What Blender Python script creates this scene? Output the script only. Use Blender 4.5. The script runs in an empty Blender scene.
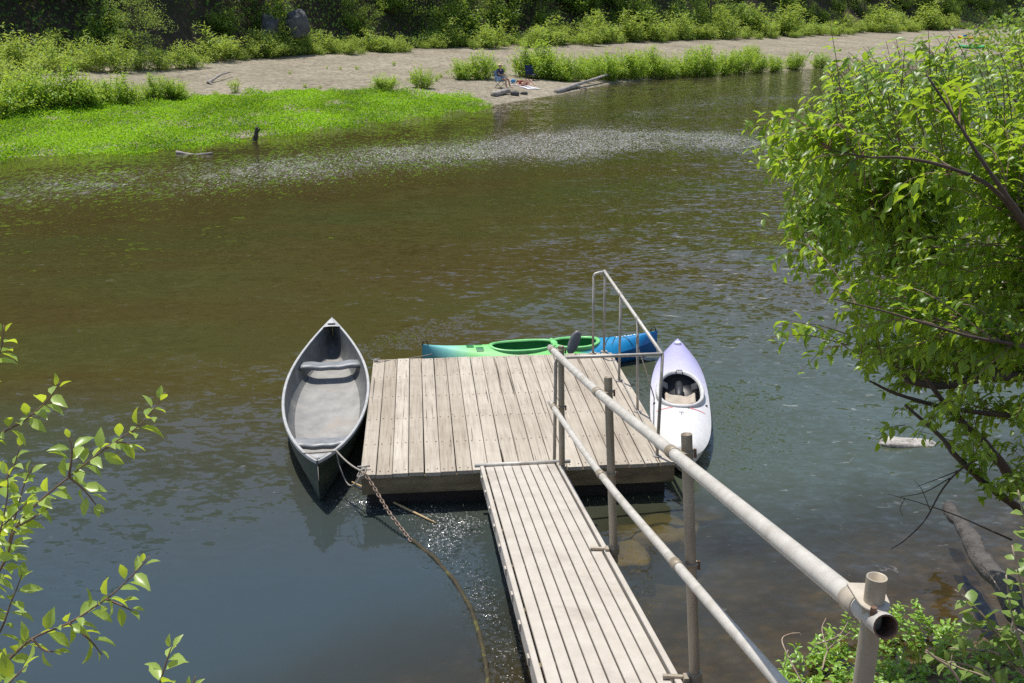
import bpy, math, random
import numpy as np
from mathutils import Vector, Matrix

random.seed(7)
rng = np.random.default_rng(11)
SC = bpy.context.scene
COL = SC.collection

# ------------------------------------------------------------------ camera
H = 4.56
TH = math.atan(331.5 / 1000.0)
CT, ST = math.cos(TH), math.sin(TH)
cam_d = bpy.data.cameras.new('camera')
cam = bpy.data.objects.new('camera', cam_d)
COL.objects.link(cam)
cam.location = (0, 0, H)
cam.rotation_euler = (math.pi / 2 - TH, 0, 0)
cam_d.sensor_width = 36
cam_d.lens = 1000 / 1024 * 36
cam_d.clip_end = 2000
SC.camera = cam


def ray(px, py):
    u, v = (px - 512) / 1000, (py - 341.5) / 1000
    return np.array([u, CT - v * ST, -ST - v * CT])


def PD(px, py, d):                       # place in the world at depth d
    return np.array([0, 0, H]) + ray(px, py) * d


def PZ(px, py, z):                       # place in the world at height z
    r = ray(px, py)
    return np.array([0, 0, H]) + r * ((z - H) / r[2])


def PY(px, py, y):                       # place in the world at distance y
    r = ray(px, py)
    return np.array([0, 0, H]) + r * (y / r[1])


# ------------------------------------------------------------------ node helpers
def new_mat(name):
    m = bpy.data.materials.new(name)
    m.use_nodes = True
    nt = m.node_tree
    for n in list(nt.nodes):
        nt.nodes.remove(n)
    out = nt.nodes.new('ShaderNodeOutputMaterial')
    return m, nt, out


def N(nt, t, **kw):
    n = nt.nodes.new(t)
    for k, v in kw.items():
        setattr(n, k, v)
    return n


def L(nt, a, b):
    nt.links.new(a, b)


def setin(n, **kw):
    for k, v in kw.items():
        n.inputs[k.replace('_', ' ')].default_value = v


def noise(nt, vec, scale, detail=4, rough=.55, dist=0):
    n = N(nt, 'ShaderNodeTexNoise')
    setin(n, Scale=scale, Detail=detail, Roughness=rough, Distortion=dist)
    if vec is not None:
        L(nt, vec, n.inputs['Vector'])
    return n


def ramp(nt, fac, stops):
    r = N(nt, 'ShaderNodeValToRGB')
    e = r.color_ramp.elements
    while len(e) < len(stops):
        e.new(.5)
    for i, (p, c) in enumerate(stops):
        e[i].position = p
        e[i].color = (*c, 1) if len(c) == 3 else c
    L(nt, fac, r.inputs['Fac'])
    return r


def mixc(nt, fac, a, b, blend='MIX'):
    m = N(nt, 'ShaderNodeMix', data_type='RGBA', blend_type=blend)
    for sock, val in ((m.inputs[0], fac), (m.inputs[6], a), (m.inputs[7], b)):
        if hasattr(val, 'is_output'):
            L(nt, val, sock)
        elif isinstance(val, (int, float)):
            sock.default_value = val
        else:
            sock.default_value = (*val, 1)
    return m.outputs[2]


def math_(nt, op, a, b=None, clamp=False):
    m = N(nt, 'ShaderNodeMath', operation=op, use_clamp=clamp)
    for sock, val in ((m.inputs[0], a), (m.inputs[1], b)):
        if val is None:
            continue
        if hasattr(val, 'is_output'):
            L(nt, val, sock)
        else:
            sock.default_value = val
    return m.outputs[0]


def coords(nt, kind='Object', scale=(1, 1, 1)):
    tc = N(nt, 'ShaderNodeTexCoord')
    mp = N(nt, 'ShaderNodeMapping')
    mp.inputs['Scale'].default_value = scale
    L(nt, tc.outputs[kind], mp.inputs['Vector'])
    return mp.outputs['Vector']


def bump(nt, height, strength, dist, normal=None):
    b = N(nt, 'ShaderNodeBump')
    if hasattr(strength, 'is_output'):
        L(nt, strength, b.inputs['Strength'])
    else:
        b.inputs['Strength'].default_value = strength
    b.inputs['Distance'].default_value = dist
    L(nt, height, b.inputs['Height'])
    if normal is not None:
        L(nt, normal, b.inputs['Normal'])
    return b.outputs['Normal']


def simple_mat(name, c1, c2, scale=8, rough=.6, metal=0, bstr=.3, bdist=.005, stretch=(1, 1, 1), c3=None, spec=.5):
    """weathered surface: two-tone noise, optional stain colour, bump, varied roughness"""
    m, nt, out = new_mat(name)
    v = coords(nt, 'Object', stretch)
    n1 = noise(nt, v, scale, 6, .65)
    col = ramp(nt, n1.outputs['Fac'], [(.3, c1), (.7, c2)]).outputs['Color']
    if c3:
        n2 = noise(nt, v, scale * .35, 5, .6, .4)
        f = ramp(nt, n2.outputs['Fac'], [(.55, (0, 0, 0)), (.72, (1, 1, 1))]).outputs['Color']
        col = mixc(nt, f, col, c3)
    p = N(nt, 'ShaderNodeBsdfPrincipled')
    L(nt, col, p.inputs['Base Color'])
    p.inputs['Metallic'].default_value = metal
    p.inputs['Specular IOR Level'].default_value = spec
    r = math_(nt, 'MULTIPLY_ADD', n1.outputs['Fac'], .3)
    r.node.inputs[2].default_value = rough - .15
    L(nt, r, p.inputs['Roughness'])
    if bstr:
        n3 = noise(nt, v, scale * 4, 4, .6)
        L(nt, bump(nt, n3.outputs['Fac'], bstr, bdist), p.inputs['Normal'])
    L(nt, p.outputs[0], out.inputs['Surface'])
    return m


def leaf_mat(name, dark, light, trans, tfac=.4, rough=.42, spec=.4):
    m, nt, out = new_mat(name)
    a = N(nt, 'ShaderNodeAttribute', attribute_name='v')
    col = mixc(nt, a.outputs['Fac'], dark, light)
    tcol = mixc(nt, a.outputs['Fac'], tuple(c * .75 for c in trans), trans)
    p = N(nt, 'ShaderNodeBsdfPrincipled')
    L(nt, col, p.inputs['Base Color'])
    p.inputs['Roughness'].default_value = rough
    p.inputs['Specular IOR Level'].default_value = spec
    t = N(nt, 'ShaderNodeBsdfTranslucent')
    L(nt, tcol, t.inputs['Color'])
    mx = N(nt, 'ShaderNodeMixShader')
    mx.inputs[0].default_value = tfac
    L(nt, p.outputs[0], mx.inputs[1])
    L(nt, t.outputs[0], mx.inputs[2])
    L(nt, mx.outputs[0], out.inputs['Surface'])
    return m


# ------------------------------------------------------------------ mesh helpers
class MB:
    def __init__(self):
        self.v, self.f, self.mi = [], [], []

    def add(self, vs, fs, mi=0):
        o = len(self.v)
        self.v += [tuple(p) for p in vs]
        self.f += [tuple(i + o for i in f) for f in fs]
        self.mi += [mi] * len(fs)

    def box(self, c, s, R=None, mi=0, bev=0):
        """box with chamfered long edges: c centre, s full sizes, R 3x3"""
        x, y, z = s[0] / 2, s[1] / 2, s[2] / 2
        if bev:
            b = bev
            prof = [(-x + b, -z), (x - b, -z), (x, -z + b), (x, z - b), (x - b, z), (-x + b, z), (-x, z - b), (-x, -z + b)]
            vs = [Vector((px, -y, pz)) for px, pz in prof] + [Vector((px, y, pz)) for px, pz in prof]
            n = 8
            fs = [tuple(range(n)), tuple(range(2 * n - 1, n - 1, -1))]
            fs += [((i + 1) % n, i, n + i, n + (i + 1) % n) for i in range(n)]
        else:
            vs = [Vector((i * x, j * y, k * z)) for i in (-1, 1) for j in (-1, 1) for k in (-1, 1)]
            fs = [(0, 1, 3, 2), (4, 6, 7, 5), (0, 4, 5, 1), (2, 3, 7, 6), (0, 2, 6, 4), (1, 5, 7, 3)]
        if R is not None:
            vs = [R @ p for p in vs]
        c = Vector(c)
        self.add([p + c for p in vs], fs, mi)

    def tube(self, pts, rad, n=8, cap=True, mi=0, hollow=False):
        pts = [Vector(p) for p in pts]
        k = len(pts)
        if not hasattr(rad, '__len__'):
            rad = [rad] * k
        vs, fs = [], []
        prev = None
        for i, p in enumerate(pts):
            t = (pts[min(i + 1, k - 1)] - pts[max(i - 1, 0)]).normalized()
            if prev is None:
                a = t.cross(Vector((0, 0, 1)))
                if a.length < .1:
                    a = t.cross(Vector((0, 1, 0)))
                a.normalize()
            else:
                a = (prev - t * prev.dot(t)).normalized()
            prev = a
            b = t.cross(a)
            for j in range(n):
                w = 2 * math.pi * j / n
                vs.append(p + (a * math.cos(w) + b * math.sin(w)) * rad[i])
        for i in range(k - 1):
            for j in range(n):
                fs.append((i * n + j, i * n + (j + 1) % n, (i + 1) * n + (j + 1) % n, (i + 1) * n + j))
        if cap:
            fs.append(tuple(range(n - 1, -1, -1)))
            fs.append(tuple(range((k - 1) * n, k * n)))
        self.add(vs, fs, mi)

    def build(self, name, mat, parent=None, smooth=False, mats=None):
        me = bpy.data.meshes.new(name)
        me.from_pydata(self.v, [], self.f)
        for m in (mats or [mat]):
            me.materials.append(m)
        if mats:
            me.polygons.foreach_set('material_index', self.mi)
        if smooth:
            me.polygons.foreach_set('use_smooth', [True] * len(me.polygons))
        me.update()
        return link(name, me, parent)


def link(name, me, parent=None):
    o = bpy.data.objects.new(name, me)
    COL.objects.link(o)
    if parent is not None:
        o.parent = parent
    return o


def tag(o, label=None, cat=None, group=None, kind=None):
    if label:
        o['label'] = label
    if cat:
        o['category'] = cat
    if group:
        o['group'] = group
    if kind:
        o['kind'] = kind
    return o


def thing(name, label, cat, loc=(0, 0, 0), rz=0, group=None):
    o = bpy.data.objects.new(name, None)
    COL.objects.link(o)
    o.location = loc
    o.rotation_euler = (0, 0, rz)
    o.empty_display_size = .2
    return tag(o, label, cat, group)


def dup(root, loc, rz=0, scale=1, label=None, group=None):
    r = root.copy()
    COL.objects.link(r)
    r.location = loc
    r.rotation_euler = (0, 0, rz)
    r.scale = (scale, scale, scale) if not hasattr(scale, '__len__') else scale
    if label:
        r['label'] = label
    if group:
        r['group'] = group
    for ch in list(root.children):
        c = ch.copy()
        COL.objects.link(c)
        c.parent = r
    return r


def rod_link(me, name, parent):
    return link(name, me, parent)


def grid_mesh(name, V, nr, nc, mat, parent=None, smooth=True, mask=None, close=False):
    """V: (nr*nc,3) rows by columns"""
    i, j = np.meshgrid(np.arange(nr - 1), np.arange(nc - (0 if close else 1)), indexing='ij')
    j2 = (j + 1) % nc
    q = np.stack([i * nc + j, i * nc + j2, (i + 1) * nc + j2, (i + 1) * nc + j], -1).reshape(-1, 4)
    if mask is not None:
        q = q[mask.reshape(-1)]
    return np_mesh(name, V, q, mat, parent, smooth)


def np_mesh(name, V, F, mat, parent=None, smooth=False, attrs=None):
    V = np.asarray(V, dtype=np.float32)
    F = np.asarray(F, dtype=np.int32)
    me = bpy.data.meshes.new(name)
    me.vertices.add(len(V))
    me.vertices.foreach_set('co', V.ravel())
    k = F.shape[1]
    me.loops.add(F.size)
    me.loops.foreach_set('vertex_index', F.ravel())
    me.polygons.add(len(F))
    me.polygons.foreach_set('loop_start', np.arange(0, F.size, k, dtype=np.int32))
    me.polygons.foreach_set('loop_total', np.full(len(F), k, dtype=np.int32))
    if smooth:
        me.polygons.foreach_set('use_smooth', np.ones(len(F), dtype=bool))
    for a, d in (attrs or {}).items():
        at = me.attributes.new(a, 'FLOAT', 'POINT')
        at.data.foreach_set('value', np.asarray(d, dtype=np.float32))
    me.materials.append(mat)
    me.update()
    me.validate()
    return link(name, me, parent)


T_DIA = (np.array([(0, 0, 0), (.5, .42, .1), (0, 1, -.08), (-.5, .42, .1)]), np.array([(0, 1, 2), (0, 2, 3)]))
T_LEAF = (np.array([(0, 0, 0), (-.36, .22, .09), (0, .22, 0), (.36, .22, .09), (-.5, .5, .09), (0, .5, -.03), (.5, .5, .09),
                    (-.27, .8, -.02), (0, .8, -.11), (.27, .8, -.02), (0, 1.02, -.22)]),
          np.array([(0, 2, 1), (0, 3, 2), (1, 2, 5), (1, 5, 4), (2, 3, 6), (2, 6, 5), (4, 5, 8), (4, 8, 7), (5, 6, 9), (5, 9, 8), (7, 8, 10), (8, 9, 10)]))


def unit(a):
    return a / np.maximum(np.linalg.norm(a, axis=-1, keepdims=True), 1e-9)


def leaf_cloud(name, pos, axis, nrm, length, width, val, mat, parent=None, tmpl=T_DIA, smooth=False):
    pos, axis = np.asarray(pos, float), unit(np.asarray(axis, float))
    nrm = np.asarray(nrm, float)
    side = unit(np.cross(axis, nrm))
    up = np.cross(side, axis)
    n = len(pos)
    length = np.broadcast_to(np.asarray(length, float), (n,))
    width = np.broadcast_to(np.asarray(width, float), (n,))
    T, F = tmpl
    V = (pos[:, None] + side[:, None] * (T[None, :, 0:1] * width[:, None, None])
         + axis[:, None] * (T[None, :, 1:2] * length[:, None, None]) + up[:, None] * (T[None, :, 2:3] * length[:, None, None]))
    FF = F[None] + (np.arange(n) * len(T))[:, None, None]
    return np_mesh(name, V.reshape(-1, 3), FF.reshape(-1, 3), mat, parent, smooth,
                   {'v': np.repeat(np.broadcast_to(np.asarray(val, float), (n,)), len(T))})


def rnd_dirs(n, up=0.0):
    d = unit(rng.normal(size=(n, 3)))
    d[:, 2] += up
    return unit(d)


def curve_pts(a, b, n, sag=0.0, wob=0.0):
    a, b = np.asarray(a, float), np.asarray(b, float)
    t = np.linspace(0, 1, n)[:, None]
    p = a + (b - a) * t
    p[:, 2] -= sag * 4 * (t * (1 - t))[:, 0]
    if wob:
        p[1:-1] += rng.normal(size=(n - 2, 3)) * wob
    return p


def smooth_path(pts, m=6):
    """Catmull-Rom through pts"""
    P = np.asarray(pts, float)
    P = np.vstack([2 * P[0] - P[1], P, 2 * P[-1] - P[-2]])
    out = []
    for i in range(1, len(P) - 2):
        for t in np.linspace(0, 1, m, endpoint=False):
            p0, p1, p2, p3 = P[i - 1:i + 3]
            out.append(.5 * ((2 * p1) + (-p0 + p2) * t + (2 * p0 - 5 * p1 + 4 * p2 - p3) * t * t + (-p0 + 3 * p1 - 3 * p2 + p3) * t ** 3))
    out.append(P[-2])
    return np.array(out)


# value noise for terrain
def vnoise(x, y, seed=0):
    def h(i, j):
        s = np.sin(i * 127.1 + j * 311.7 + seed * 74.7) * 43758.5453
        return s - np.floor(s)
    i, j = np.floor(x), np.floor(y)
    u, v = x - i, y - j
    u, v = u * u * (3 - 2 * u), v * v * (3 - 2 * v)
    return (h(i, j) * (1 - u) + h(i + 1, j) * u) * (1 - v) + (h(i, j + 1) * (1 - u) + h(i + 1, j + 1) * u) * v


def fbm(x, y, o=4, seed=0):
    s, a, t = 0, .5, 0
    for k in range(o):
        s = s + a * vnoise(x * 2 ** k, y * 2 ** k, seed + k)
        t += a
        a *= .5
    return s / t


# ------------------------------------------------------------------ terrain
WX = np.array([-220, -60, -30, -16.6, -13.9, -9.9, -5, -1.6, .4, 2.7, 6.6, 12, 21.1, 37.3, 60, 100, 220])
WY = np.array([15, 22, 27.5, 32.7, 34.1, 38.3, 45.4, 50.1, 54.4, 58.5, 67.8, 74, 81.5, 99.7, 120, 150, 210])
BX = np.array([-220, -60, -32, -22.8, -15.2, -1.1, 19.6, 57.9, 220])
BY = np.array([40, 45, 50, 57.3, 74.3, 91.7, 108.6, 156, 300])
NX = np.array([-220, -10, -3, 0, 1.5, 1.9, 2.3, 3.06, 4.5, 6, 8, 12, 18, 30, 60, 220])
NY = np.array([-6, 0, 2.8, 4.8, 5.4, 5.7, 6.0, 6.3, 7.0, 8.3, 11.5, 17.5, 28, 40, 60, 110])


def ground_z(x, y):
    x, y = np.asarray(x, float), np.asarray(y, float)
    yw, yb, yn = np.interp(x, WX, WY), np.interp(x, BX, BY), np.interp(x, NX, NY)
    d = y - yw
    D = yb - yw
    t = np.clip(d / D, 0, 1)
    far = np.where(d < 0, np.maximum(-1.3, .09 * d), 1.3 * t ** .75)
    e = np.maximum(y - yb, 0)
    far = far + np.where(e < 7, .05 * e, .35 + np.minimum((e - 7) * .62, 48))
    far = far + (fbm(x * .35, y * .35, 3, 3) - .5) * np.clip(d * .1, 0, .25) + (fbm(x * .12, y * .12, 4, 9) - .5) * np.clip((e - 5) * .25, 0, 5)
    q = yn - y
    near = np.where(q < 0, np.maximum(-1.3, .2 * q), np.minimum(.52 * q, 2.9 + .03 * q))
    near = near + (fbm(x * 1.7, y * 1.7, 3, 5) - .5) * .16
    return np.maximum(far, near)


def axis_pts(segs):
    return np.unique(np.concatenate([np.arange(a, b, s) for a, b, s in segs]).round(4))


gx = axis_pts([(-220, -40, 6), (-40, -4, .8), (-4, 9, .18), (9, 45, .8), (45, 221, 6)])
gy = axis_pts([(-16, 1, 1.2), (1, 10, .18), (10, 30, .8), (30, 130, .7), (130, 330, 4)])
X, Y = np.meshgrid(gx, gy)
Z = ground_z(X, Y)
yw, yb = np.interp(X, WX, WY), np.interp(X, BX, BY)
hillf = np.clip((Y - yb - 1) / 5, 0, 1)
nearf = np.clip((np.interp(X, NX, NY) + 3 - Y) / 2, 0, 1)
nearf = np.where(Y < np.interp(X, NX, NY) + 8, 1.0, nearf * 0)

m, nt, out = new_mat('ground')
v = coords(nt, 'Object')
ah = N(nt, 'ShaderNodeAttribute', attribute_name='hill')
an = N(nt, 'ShaderNodeAttribute', attribute_name='near')
big = noise(nt, v, .25, 5, .6)
peb = N(nt, 'ShaderNodeTexVoronoi')
setin(peb, Scale=5.0, Randomness=1.0)
L(nt, v, peb.inputs['Vector'])
fine = noise(nt, v, 3.5, 6, .75)
grav = ramp(nt, fine.outputs['Fac'], [(.3, (.175, .155, .12)), (.55, (.325, .292, .228)), (.75, (.51, .47, .385))]).outputs['Color']
pv = N(nt, 'ShaderNodeSeparateColor')
L(nt, peb.outputs['Color'], pv.inputs[0])
pcol = ramp(nt, pv.outputs[0], [(0, (.6, .57, .52)), (.5, (1, 1, .97)), (1, (1.22, 1.2, 1.14))]).outputs['Color']
grav = mixc(nt, .75, grav, pcol, 'MULTIPLY')
bigc = ramp(nt, big.outputs['Fac'], [(.3, (.66, .64, .58)), (.62, (1.06, 1.03, 1.0))]).outputs['Color']
grav = mixc(nt, .8, grav, bigc, 'MULTIPLY')
earth = ramp(nt, noise(nt, v, .6, 6, .7).outputs['Fac'], [(.3, (.03, .035, .014)), (.55, (.06, .045, .028)), (.75, (.10, .072, .048))]).outputs['Color']
bed = ramp(nt, noise(nt, v, 2.2, 6, .7).outputs['Fac'], [(.3, (.07, .05, .028)), (.55, (.17, .12, .07)), (.8, (.34, .26, .14))]).outputs['Color']
bedp = N(nt, 'ShaderNodeTexVoronoi')
setin(bedp, Scale=7.0)
L(nt, v, bedp.inputs['Vector'])
bed = mixc(nt, .6, bed, ramp(nt, bedp.outputs['Distance'], [(.1, (1.3, 1.2, 1.1)), (.6, (.35, .35, .35))]).outputs['Color'], 'MULTIPLY')
col = mixc(nt, ah.outputs['Fac'], grav, earth)
col = mixc(nt, an.outputs['Fac'], col, bed)
p = N(nt, 'ShaderNodeBsdfPrincipled')
p.inputs['Roughness'].default_value = .9
p.inputs['Specular IOR Level'].default_value = .2
L(nt, col, p.inputs['Base Color'])
hh = math_(nt, 'ADD', fine.outputs['Fac'], peb.outputs['Distance'])
L(nt, bump(nt, hh, .8, .09), p.inputs['Normal'])
L(nt, p.outputs[0], out.inputs['Surface'])
M_GROUND = m
i, j = np.meshgrid(np.arange(len(gy) - 1), np.arange(len(gx) - 1), indexing='ij')
nc = len(gx)
Q = np.stack([i * nc + j, i * nc + j + 1, (i + 1) * nc + j + 1, (i + 1) * nc + j], -1).reshape(-1, 4)
o = np_mesh('ground', np.stack([X, Y, Z], -1).reshape(-1, 3), Q, M_GROUND, None, True, {'hill': hillf.ravel(), 'near': nearf.ravel()})
tag(o, kind='structure')


# ------------------------------------------------------------------ river
def seg_dist(x, y, pts):
    best = np.full(x.shape, 1e9)
    for a, b in zip(pts[:-1], pts[1:]):
        a, b = np.array(a[:2]), np.array(b[:2])
        ab = b - a
        t = np.clip(((x - a[0]) * ab[0] + (y - a[1]) * ab[1]) / (ab @ ab), 0, 1)
        best = np.minimum(best, np.hypot(x - a[0] - ab[0] * t, y - a[1] - ab[1] * t))
    return best


wx = axis_pts([(-220, -40, 6), (-40, -8, .5), (-8, 10, .14), (10, 45, .6), (45, 221, 6)])
wy = axis_pts([(-8, 4, .6), (4, 16, .14), (16, 40, .35), (40, 110, .7), (110, 230, 5)])
X, Y = np.meshgrid(wx, wy)


def blob(px, py, sx, sy):
    c = PZ(px, py, 0)
    return np.exp(-((X - c[0]) / sx) ** 2 - ((Y - c[1]) / sy) ** 2)


rif = [PZ(*q, 0) for q in [(-120, 205), (60, 185), (200, 176), (320, 165), (430, 152), (520, 144), (620, 140), (740, 140)]]
rif2 = [PZ(*q, 0) for q in [(560, 155), (600, 128), (650, 112), (720, 100), (800, 98)]]
rif3 = [PZ(*q, 0) for q in [(330, 135), (430, 118), (520, 106), (580, 98), (650, 88)]]
riff = np.exp(-(seg_dist(X, Y, rif) / 3.6) ** 2) * np.clip(.35 + (X + 18) / 22, .25, 1) + .5 * np.exp(-(seg_dist(X, Y, rif2) / 2.0) ** 2) + .35 * np.exp(-(seg_dist(X, Y, rif3) / 1.2) ** 2)
riff = riff * (.55 + .9 * fbm(X * .5, Y * .35, 3, 21))
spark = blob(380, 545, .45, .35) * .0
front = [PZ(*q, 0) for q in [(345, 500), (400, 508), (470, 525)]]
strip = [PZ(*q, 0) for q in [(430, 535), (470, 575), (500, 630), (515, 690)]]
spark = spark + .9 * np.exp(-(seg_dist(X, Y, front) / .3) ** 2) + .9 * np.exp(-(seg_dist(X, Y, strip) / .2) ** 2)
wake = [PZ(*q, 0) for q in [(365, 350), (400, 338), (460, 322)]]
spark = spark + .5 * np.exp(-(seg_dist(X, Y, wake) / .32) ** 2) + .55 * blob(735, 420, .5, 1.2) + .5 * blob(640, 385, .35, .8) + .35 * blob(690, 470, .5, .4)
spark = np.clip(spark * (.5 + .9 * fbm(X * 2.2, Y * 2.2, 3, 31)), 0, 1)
current = np.clip(.25 + .5 * np.clip((X - 0) / 3.5, 0, 1) + .35 * np.clip((Y - 10) / 10, 0, 1), 0, 1)
calm = np.exp(-(seg_dist(X, Y, [PZ(60, 690, 0), PZ(220, 620, 0), PZ(380, 600, 0)]) / 1.5) ** 2)
current = current * (1 - .85 * calm) * (1 - .5 * np.clip((Y - 18) / 8, 0, 1) * np.clip((8 - X) / 10, 0, 1))
tow = [PZ(*q, 0) for q in [(60, 560), (170, 510), (260, 480), (300, 440)]]
current = np.clip(current + .4 * np.exp(-(seg_dist(X, Y, tow) / 1.1) ** 2), 0, 1)
depth = -ground_z(X, Y)
# mats of weed and sand bars under the surface make the bed shallower in places
rx = np.clip(1 - np.clip(depth, 0, 1.3) / .62, 0, 1) * np.clip((7.5 - Y + X * .9) / 2.0 + 1, 0, 1)
farshal = np.where(Y > 20, np.clip(1 - np.clip(depth, 0, 1.3) / .5, 0, 1), 0)

m, nt, out = new_mat('river_water')
v = coords(nt, 'Object')
vs = coords(nt, 'Object', (.55, 1, 1))
A = {k: N(nt, 'ShaderNodeAttribute', attribute_name=k).outputs['Fac'] for k in ('riffle', 'spark', 'current', 'shallow', 'sky_tint', 'green')}


def slope(vec, scale, k, detail=3, rough=.55, dist=.4):
    """random surface slope of waves of one size, strength k"""
    n_ = noise(nt, vec, scale, detail, rough, dist)
    a_ = N(nt, 'ShaderNodeVectorMath', operation='SUBTRACT')
    L(nt, n_.outputs['Color'], a_.inputs[0])
    a_.inputs[1].default_value = (.5, .5, .5)
    b_ = N(nt, 'ShaderNodeVectorMath', operation='SCALE')
    L(nt, a_.outputs[0], b_.inputs[0])
    if hasattr(k, 'is_output'):
        L(nt, k, b_.inputs['Scale'])
    else:
        b_.inputs['Scale'].default_value = k
    return b_.outputs[0]


def lin(a, k, c):
    q = math_(nt, 'MULTIPLY_ADD', a, k)
    q.node.inputs[2].default_value = c
    return q


parts_ = [slope(vs, .8, lin(A['current'], .16, .055)), slope(vs, 4.2, lin(A['current'], .42, .05), 3, .6, .9), slope(vs, 13, lin(A['current'], .5, .045), 3, .6),
          slope(v, 24, lin(A['spark'], 2.2, 0), 2, .5, .5), slope(coords(nt, 'Object', (9, 4.0, 1)), 1.0, lin(A['riffle'], 1.5, 0), 2, .6, .5)]
acc = parts_[0]
for q_ in parts_[1:]:
    ad = N(nt, 'ShaderNodeVectorMath', operation='ADD')
    L(nt, acc, ad.inputs[0])
    L(nt, q_, ad.inputs[1])
    acc = ad.outputs[0]
flat_ = N(nt, 'ShaderNodeVectorMath', operation='MULTIPLY')
L(nt, acc, flat_.inputs[0])
flat_.inputs[1].default_value = (1, 1, 0)
ad = N(nt, 'ShaderNodeVectorMath', operation='ADD')
L(nt, flat_.outputs[0], ad.inputs[0])
ad.inputs[1].default_value = (0, 0, 1)
nz_ = N(nt, 'ShaderNodeVectorMath', operation='NORMALIZE')
L(nt, ad.outputs[0], nz_.inputs[0])
nrm = nz_.outputs[0]
cn = noise(nt, coords(nt, 'Object', (.12, .3, 1)), 1.0, 4, .6, .5)
body = ramp(nt, cn.outputs['Fac'], [(.3, (.058, .040, .014)), (.5, (.058, .047, .015)), (.7, (.050, .052, .017))]).outputs['Color']
body = mixc(nt, A['sky_tint'], body, (.032, .050, .056))  # blue of the reflected sky tinted into the water body colour
body = mixc(nt, A['green'], body, (.054, .068, .042))
dif = N(nt, 'ShaderNodeBsdfDiffuse')
L(nt, body, dif.inputs['Color'])
tr = N(nt, 'ShaderNodeBsdfTransparent')
tr.inputs['Color'].default_value = (.88, .86, .66, 1)
mb = N(nt, 'ShaderNodeMixShader')
L(nt, A['shallow'], mb.inputs[0])
L(nt, dif.outputs[0], mb.inputs[1])
L(nt, tr.outputs[0], mb.inputs[2])
gl = N(nt, 'ShaderNodeBsdfGlossy')
L(nt, lin(math_(nt, 'MAXIMUM', A['spark'], A['riffle']), .07, .045), gl.inputs['Roughness'])
gl.inputs['Color'].default_value = (.95, .95, .95, 1)
L(nt, nrm, gl.inputs['Normal'])
fr = N(nt, 'ShaderNodeFresnel')
fr.inputs['IOR'].default_value = 1.5
L(nt, nrm, fr.inputs['Normal'])
mg = N(nt, 'ShaderNodeMixShader')
L(nt, fr.outputs[0], mg.inputs[0])
L(nt, mb.outputs[0], mg.inputs[1])
L(nt, gl.outputs[0], mg.inputs[2])
# sun glints and froth painted as small white flecks where the water is broken
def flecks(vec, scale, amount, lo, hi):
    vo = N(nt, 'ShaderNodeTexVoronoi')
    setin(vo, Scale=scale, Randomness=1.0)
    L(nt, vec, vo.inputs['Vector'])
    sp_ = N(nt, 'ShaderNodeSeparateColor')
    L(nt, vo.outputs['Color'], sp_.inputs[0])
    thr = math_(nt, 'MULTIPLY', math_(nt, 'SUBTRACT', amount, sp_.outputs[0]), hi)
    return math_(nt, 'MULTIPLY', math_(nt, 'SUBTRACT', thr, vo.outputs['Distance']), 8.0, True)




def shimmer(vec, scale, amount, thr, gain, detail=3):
    """soft broken streaks of painted glint and froth: noise above a threshold that falls where the water is rougher"""
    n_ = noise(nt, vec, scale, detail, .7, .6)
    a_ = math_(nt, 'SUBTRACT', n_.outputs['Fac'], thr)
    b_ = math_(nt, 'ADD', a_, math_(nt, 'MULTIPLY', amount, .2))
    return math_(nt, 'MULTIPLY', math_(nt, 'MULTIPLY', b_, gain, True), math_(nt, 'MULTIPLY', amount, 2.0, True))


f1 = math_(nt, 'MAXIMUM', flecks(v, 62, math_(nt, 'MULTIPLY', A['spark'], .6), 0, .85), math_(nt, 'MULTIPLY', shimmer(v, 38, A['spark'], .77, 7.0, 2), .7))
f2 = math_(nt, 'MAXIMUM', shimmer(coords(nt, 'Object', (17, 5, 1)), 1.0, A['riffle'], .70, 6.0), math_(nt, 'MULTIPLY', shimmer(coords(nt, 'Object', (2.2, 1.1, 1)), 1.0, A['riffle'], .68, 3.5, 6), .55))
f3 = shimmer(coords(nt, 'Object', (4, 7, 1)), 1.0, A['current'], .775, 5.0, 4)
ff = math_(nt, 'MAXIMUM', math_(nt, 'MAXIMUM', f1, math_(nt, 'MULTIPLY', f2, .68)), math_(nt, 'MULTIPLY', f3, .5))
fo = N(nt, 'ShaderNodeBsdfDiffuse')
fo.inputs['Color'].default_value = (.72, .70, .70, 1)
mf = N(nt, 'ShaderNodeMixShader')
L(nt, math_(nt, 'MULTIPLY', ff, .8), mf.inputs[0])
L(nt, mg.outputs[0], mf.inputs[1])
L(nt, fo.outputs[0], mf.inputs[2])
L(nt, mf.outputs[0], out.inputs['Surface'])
i, j = np.meshgrid(np.arange(len(wy) - 1), np.arange(len(wx) - 1), indexing='ij')
nc = len(wx)
Q = np.stack([i * nc + j, i * nc + j + 1, (i + 1) * nc + j + 1, (i + 1) * nc + j], -1).reshape(-1, 4)
sky_tint = np.clip((11.5 - Y - np.clip(X, -1, 9) * .35 + 1.6 * (fbm(X * .35, Y * .35, 3, 77) - .5)) / 4.5, 0, 1) * .95
shal = np.clip(np.maximum(rx * .95, farshal * .7), 0, .72)
for q_, a_, b_ in (((655, 535), .7, .6), ((630, 562), .35, .4), ((700, 520), .5, .45), ((740, 545), .6, .5)):
    shal = np.maximum(shal, .62 * blob(*q_, a_, b_))
sky_tint = sky_tint * (1 - .9 * np.clip(shal * 1.3, 0, 1))
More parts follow.
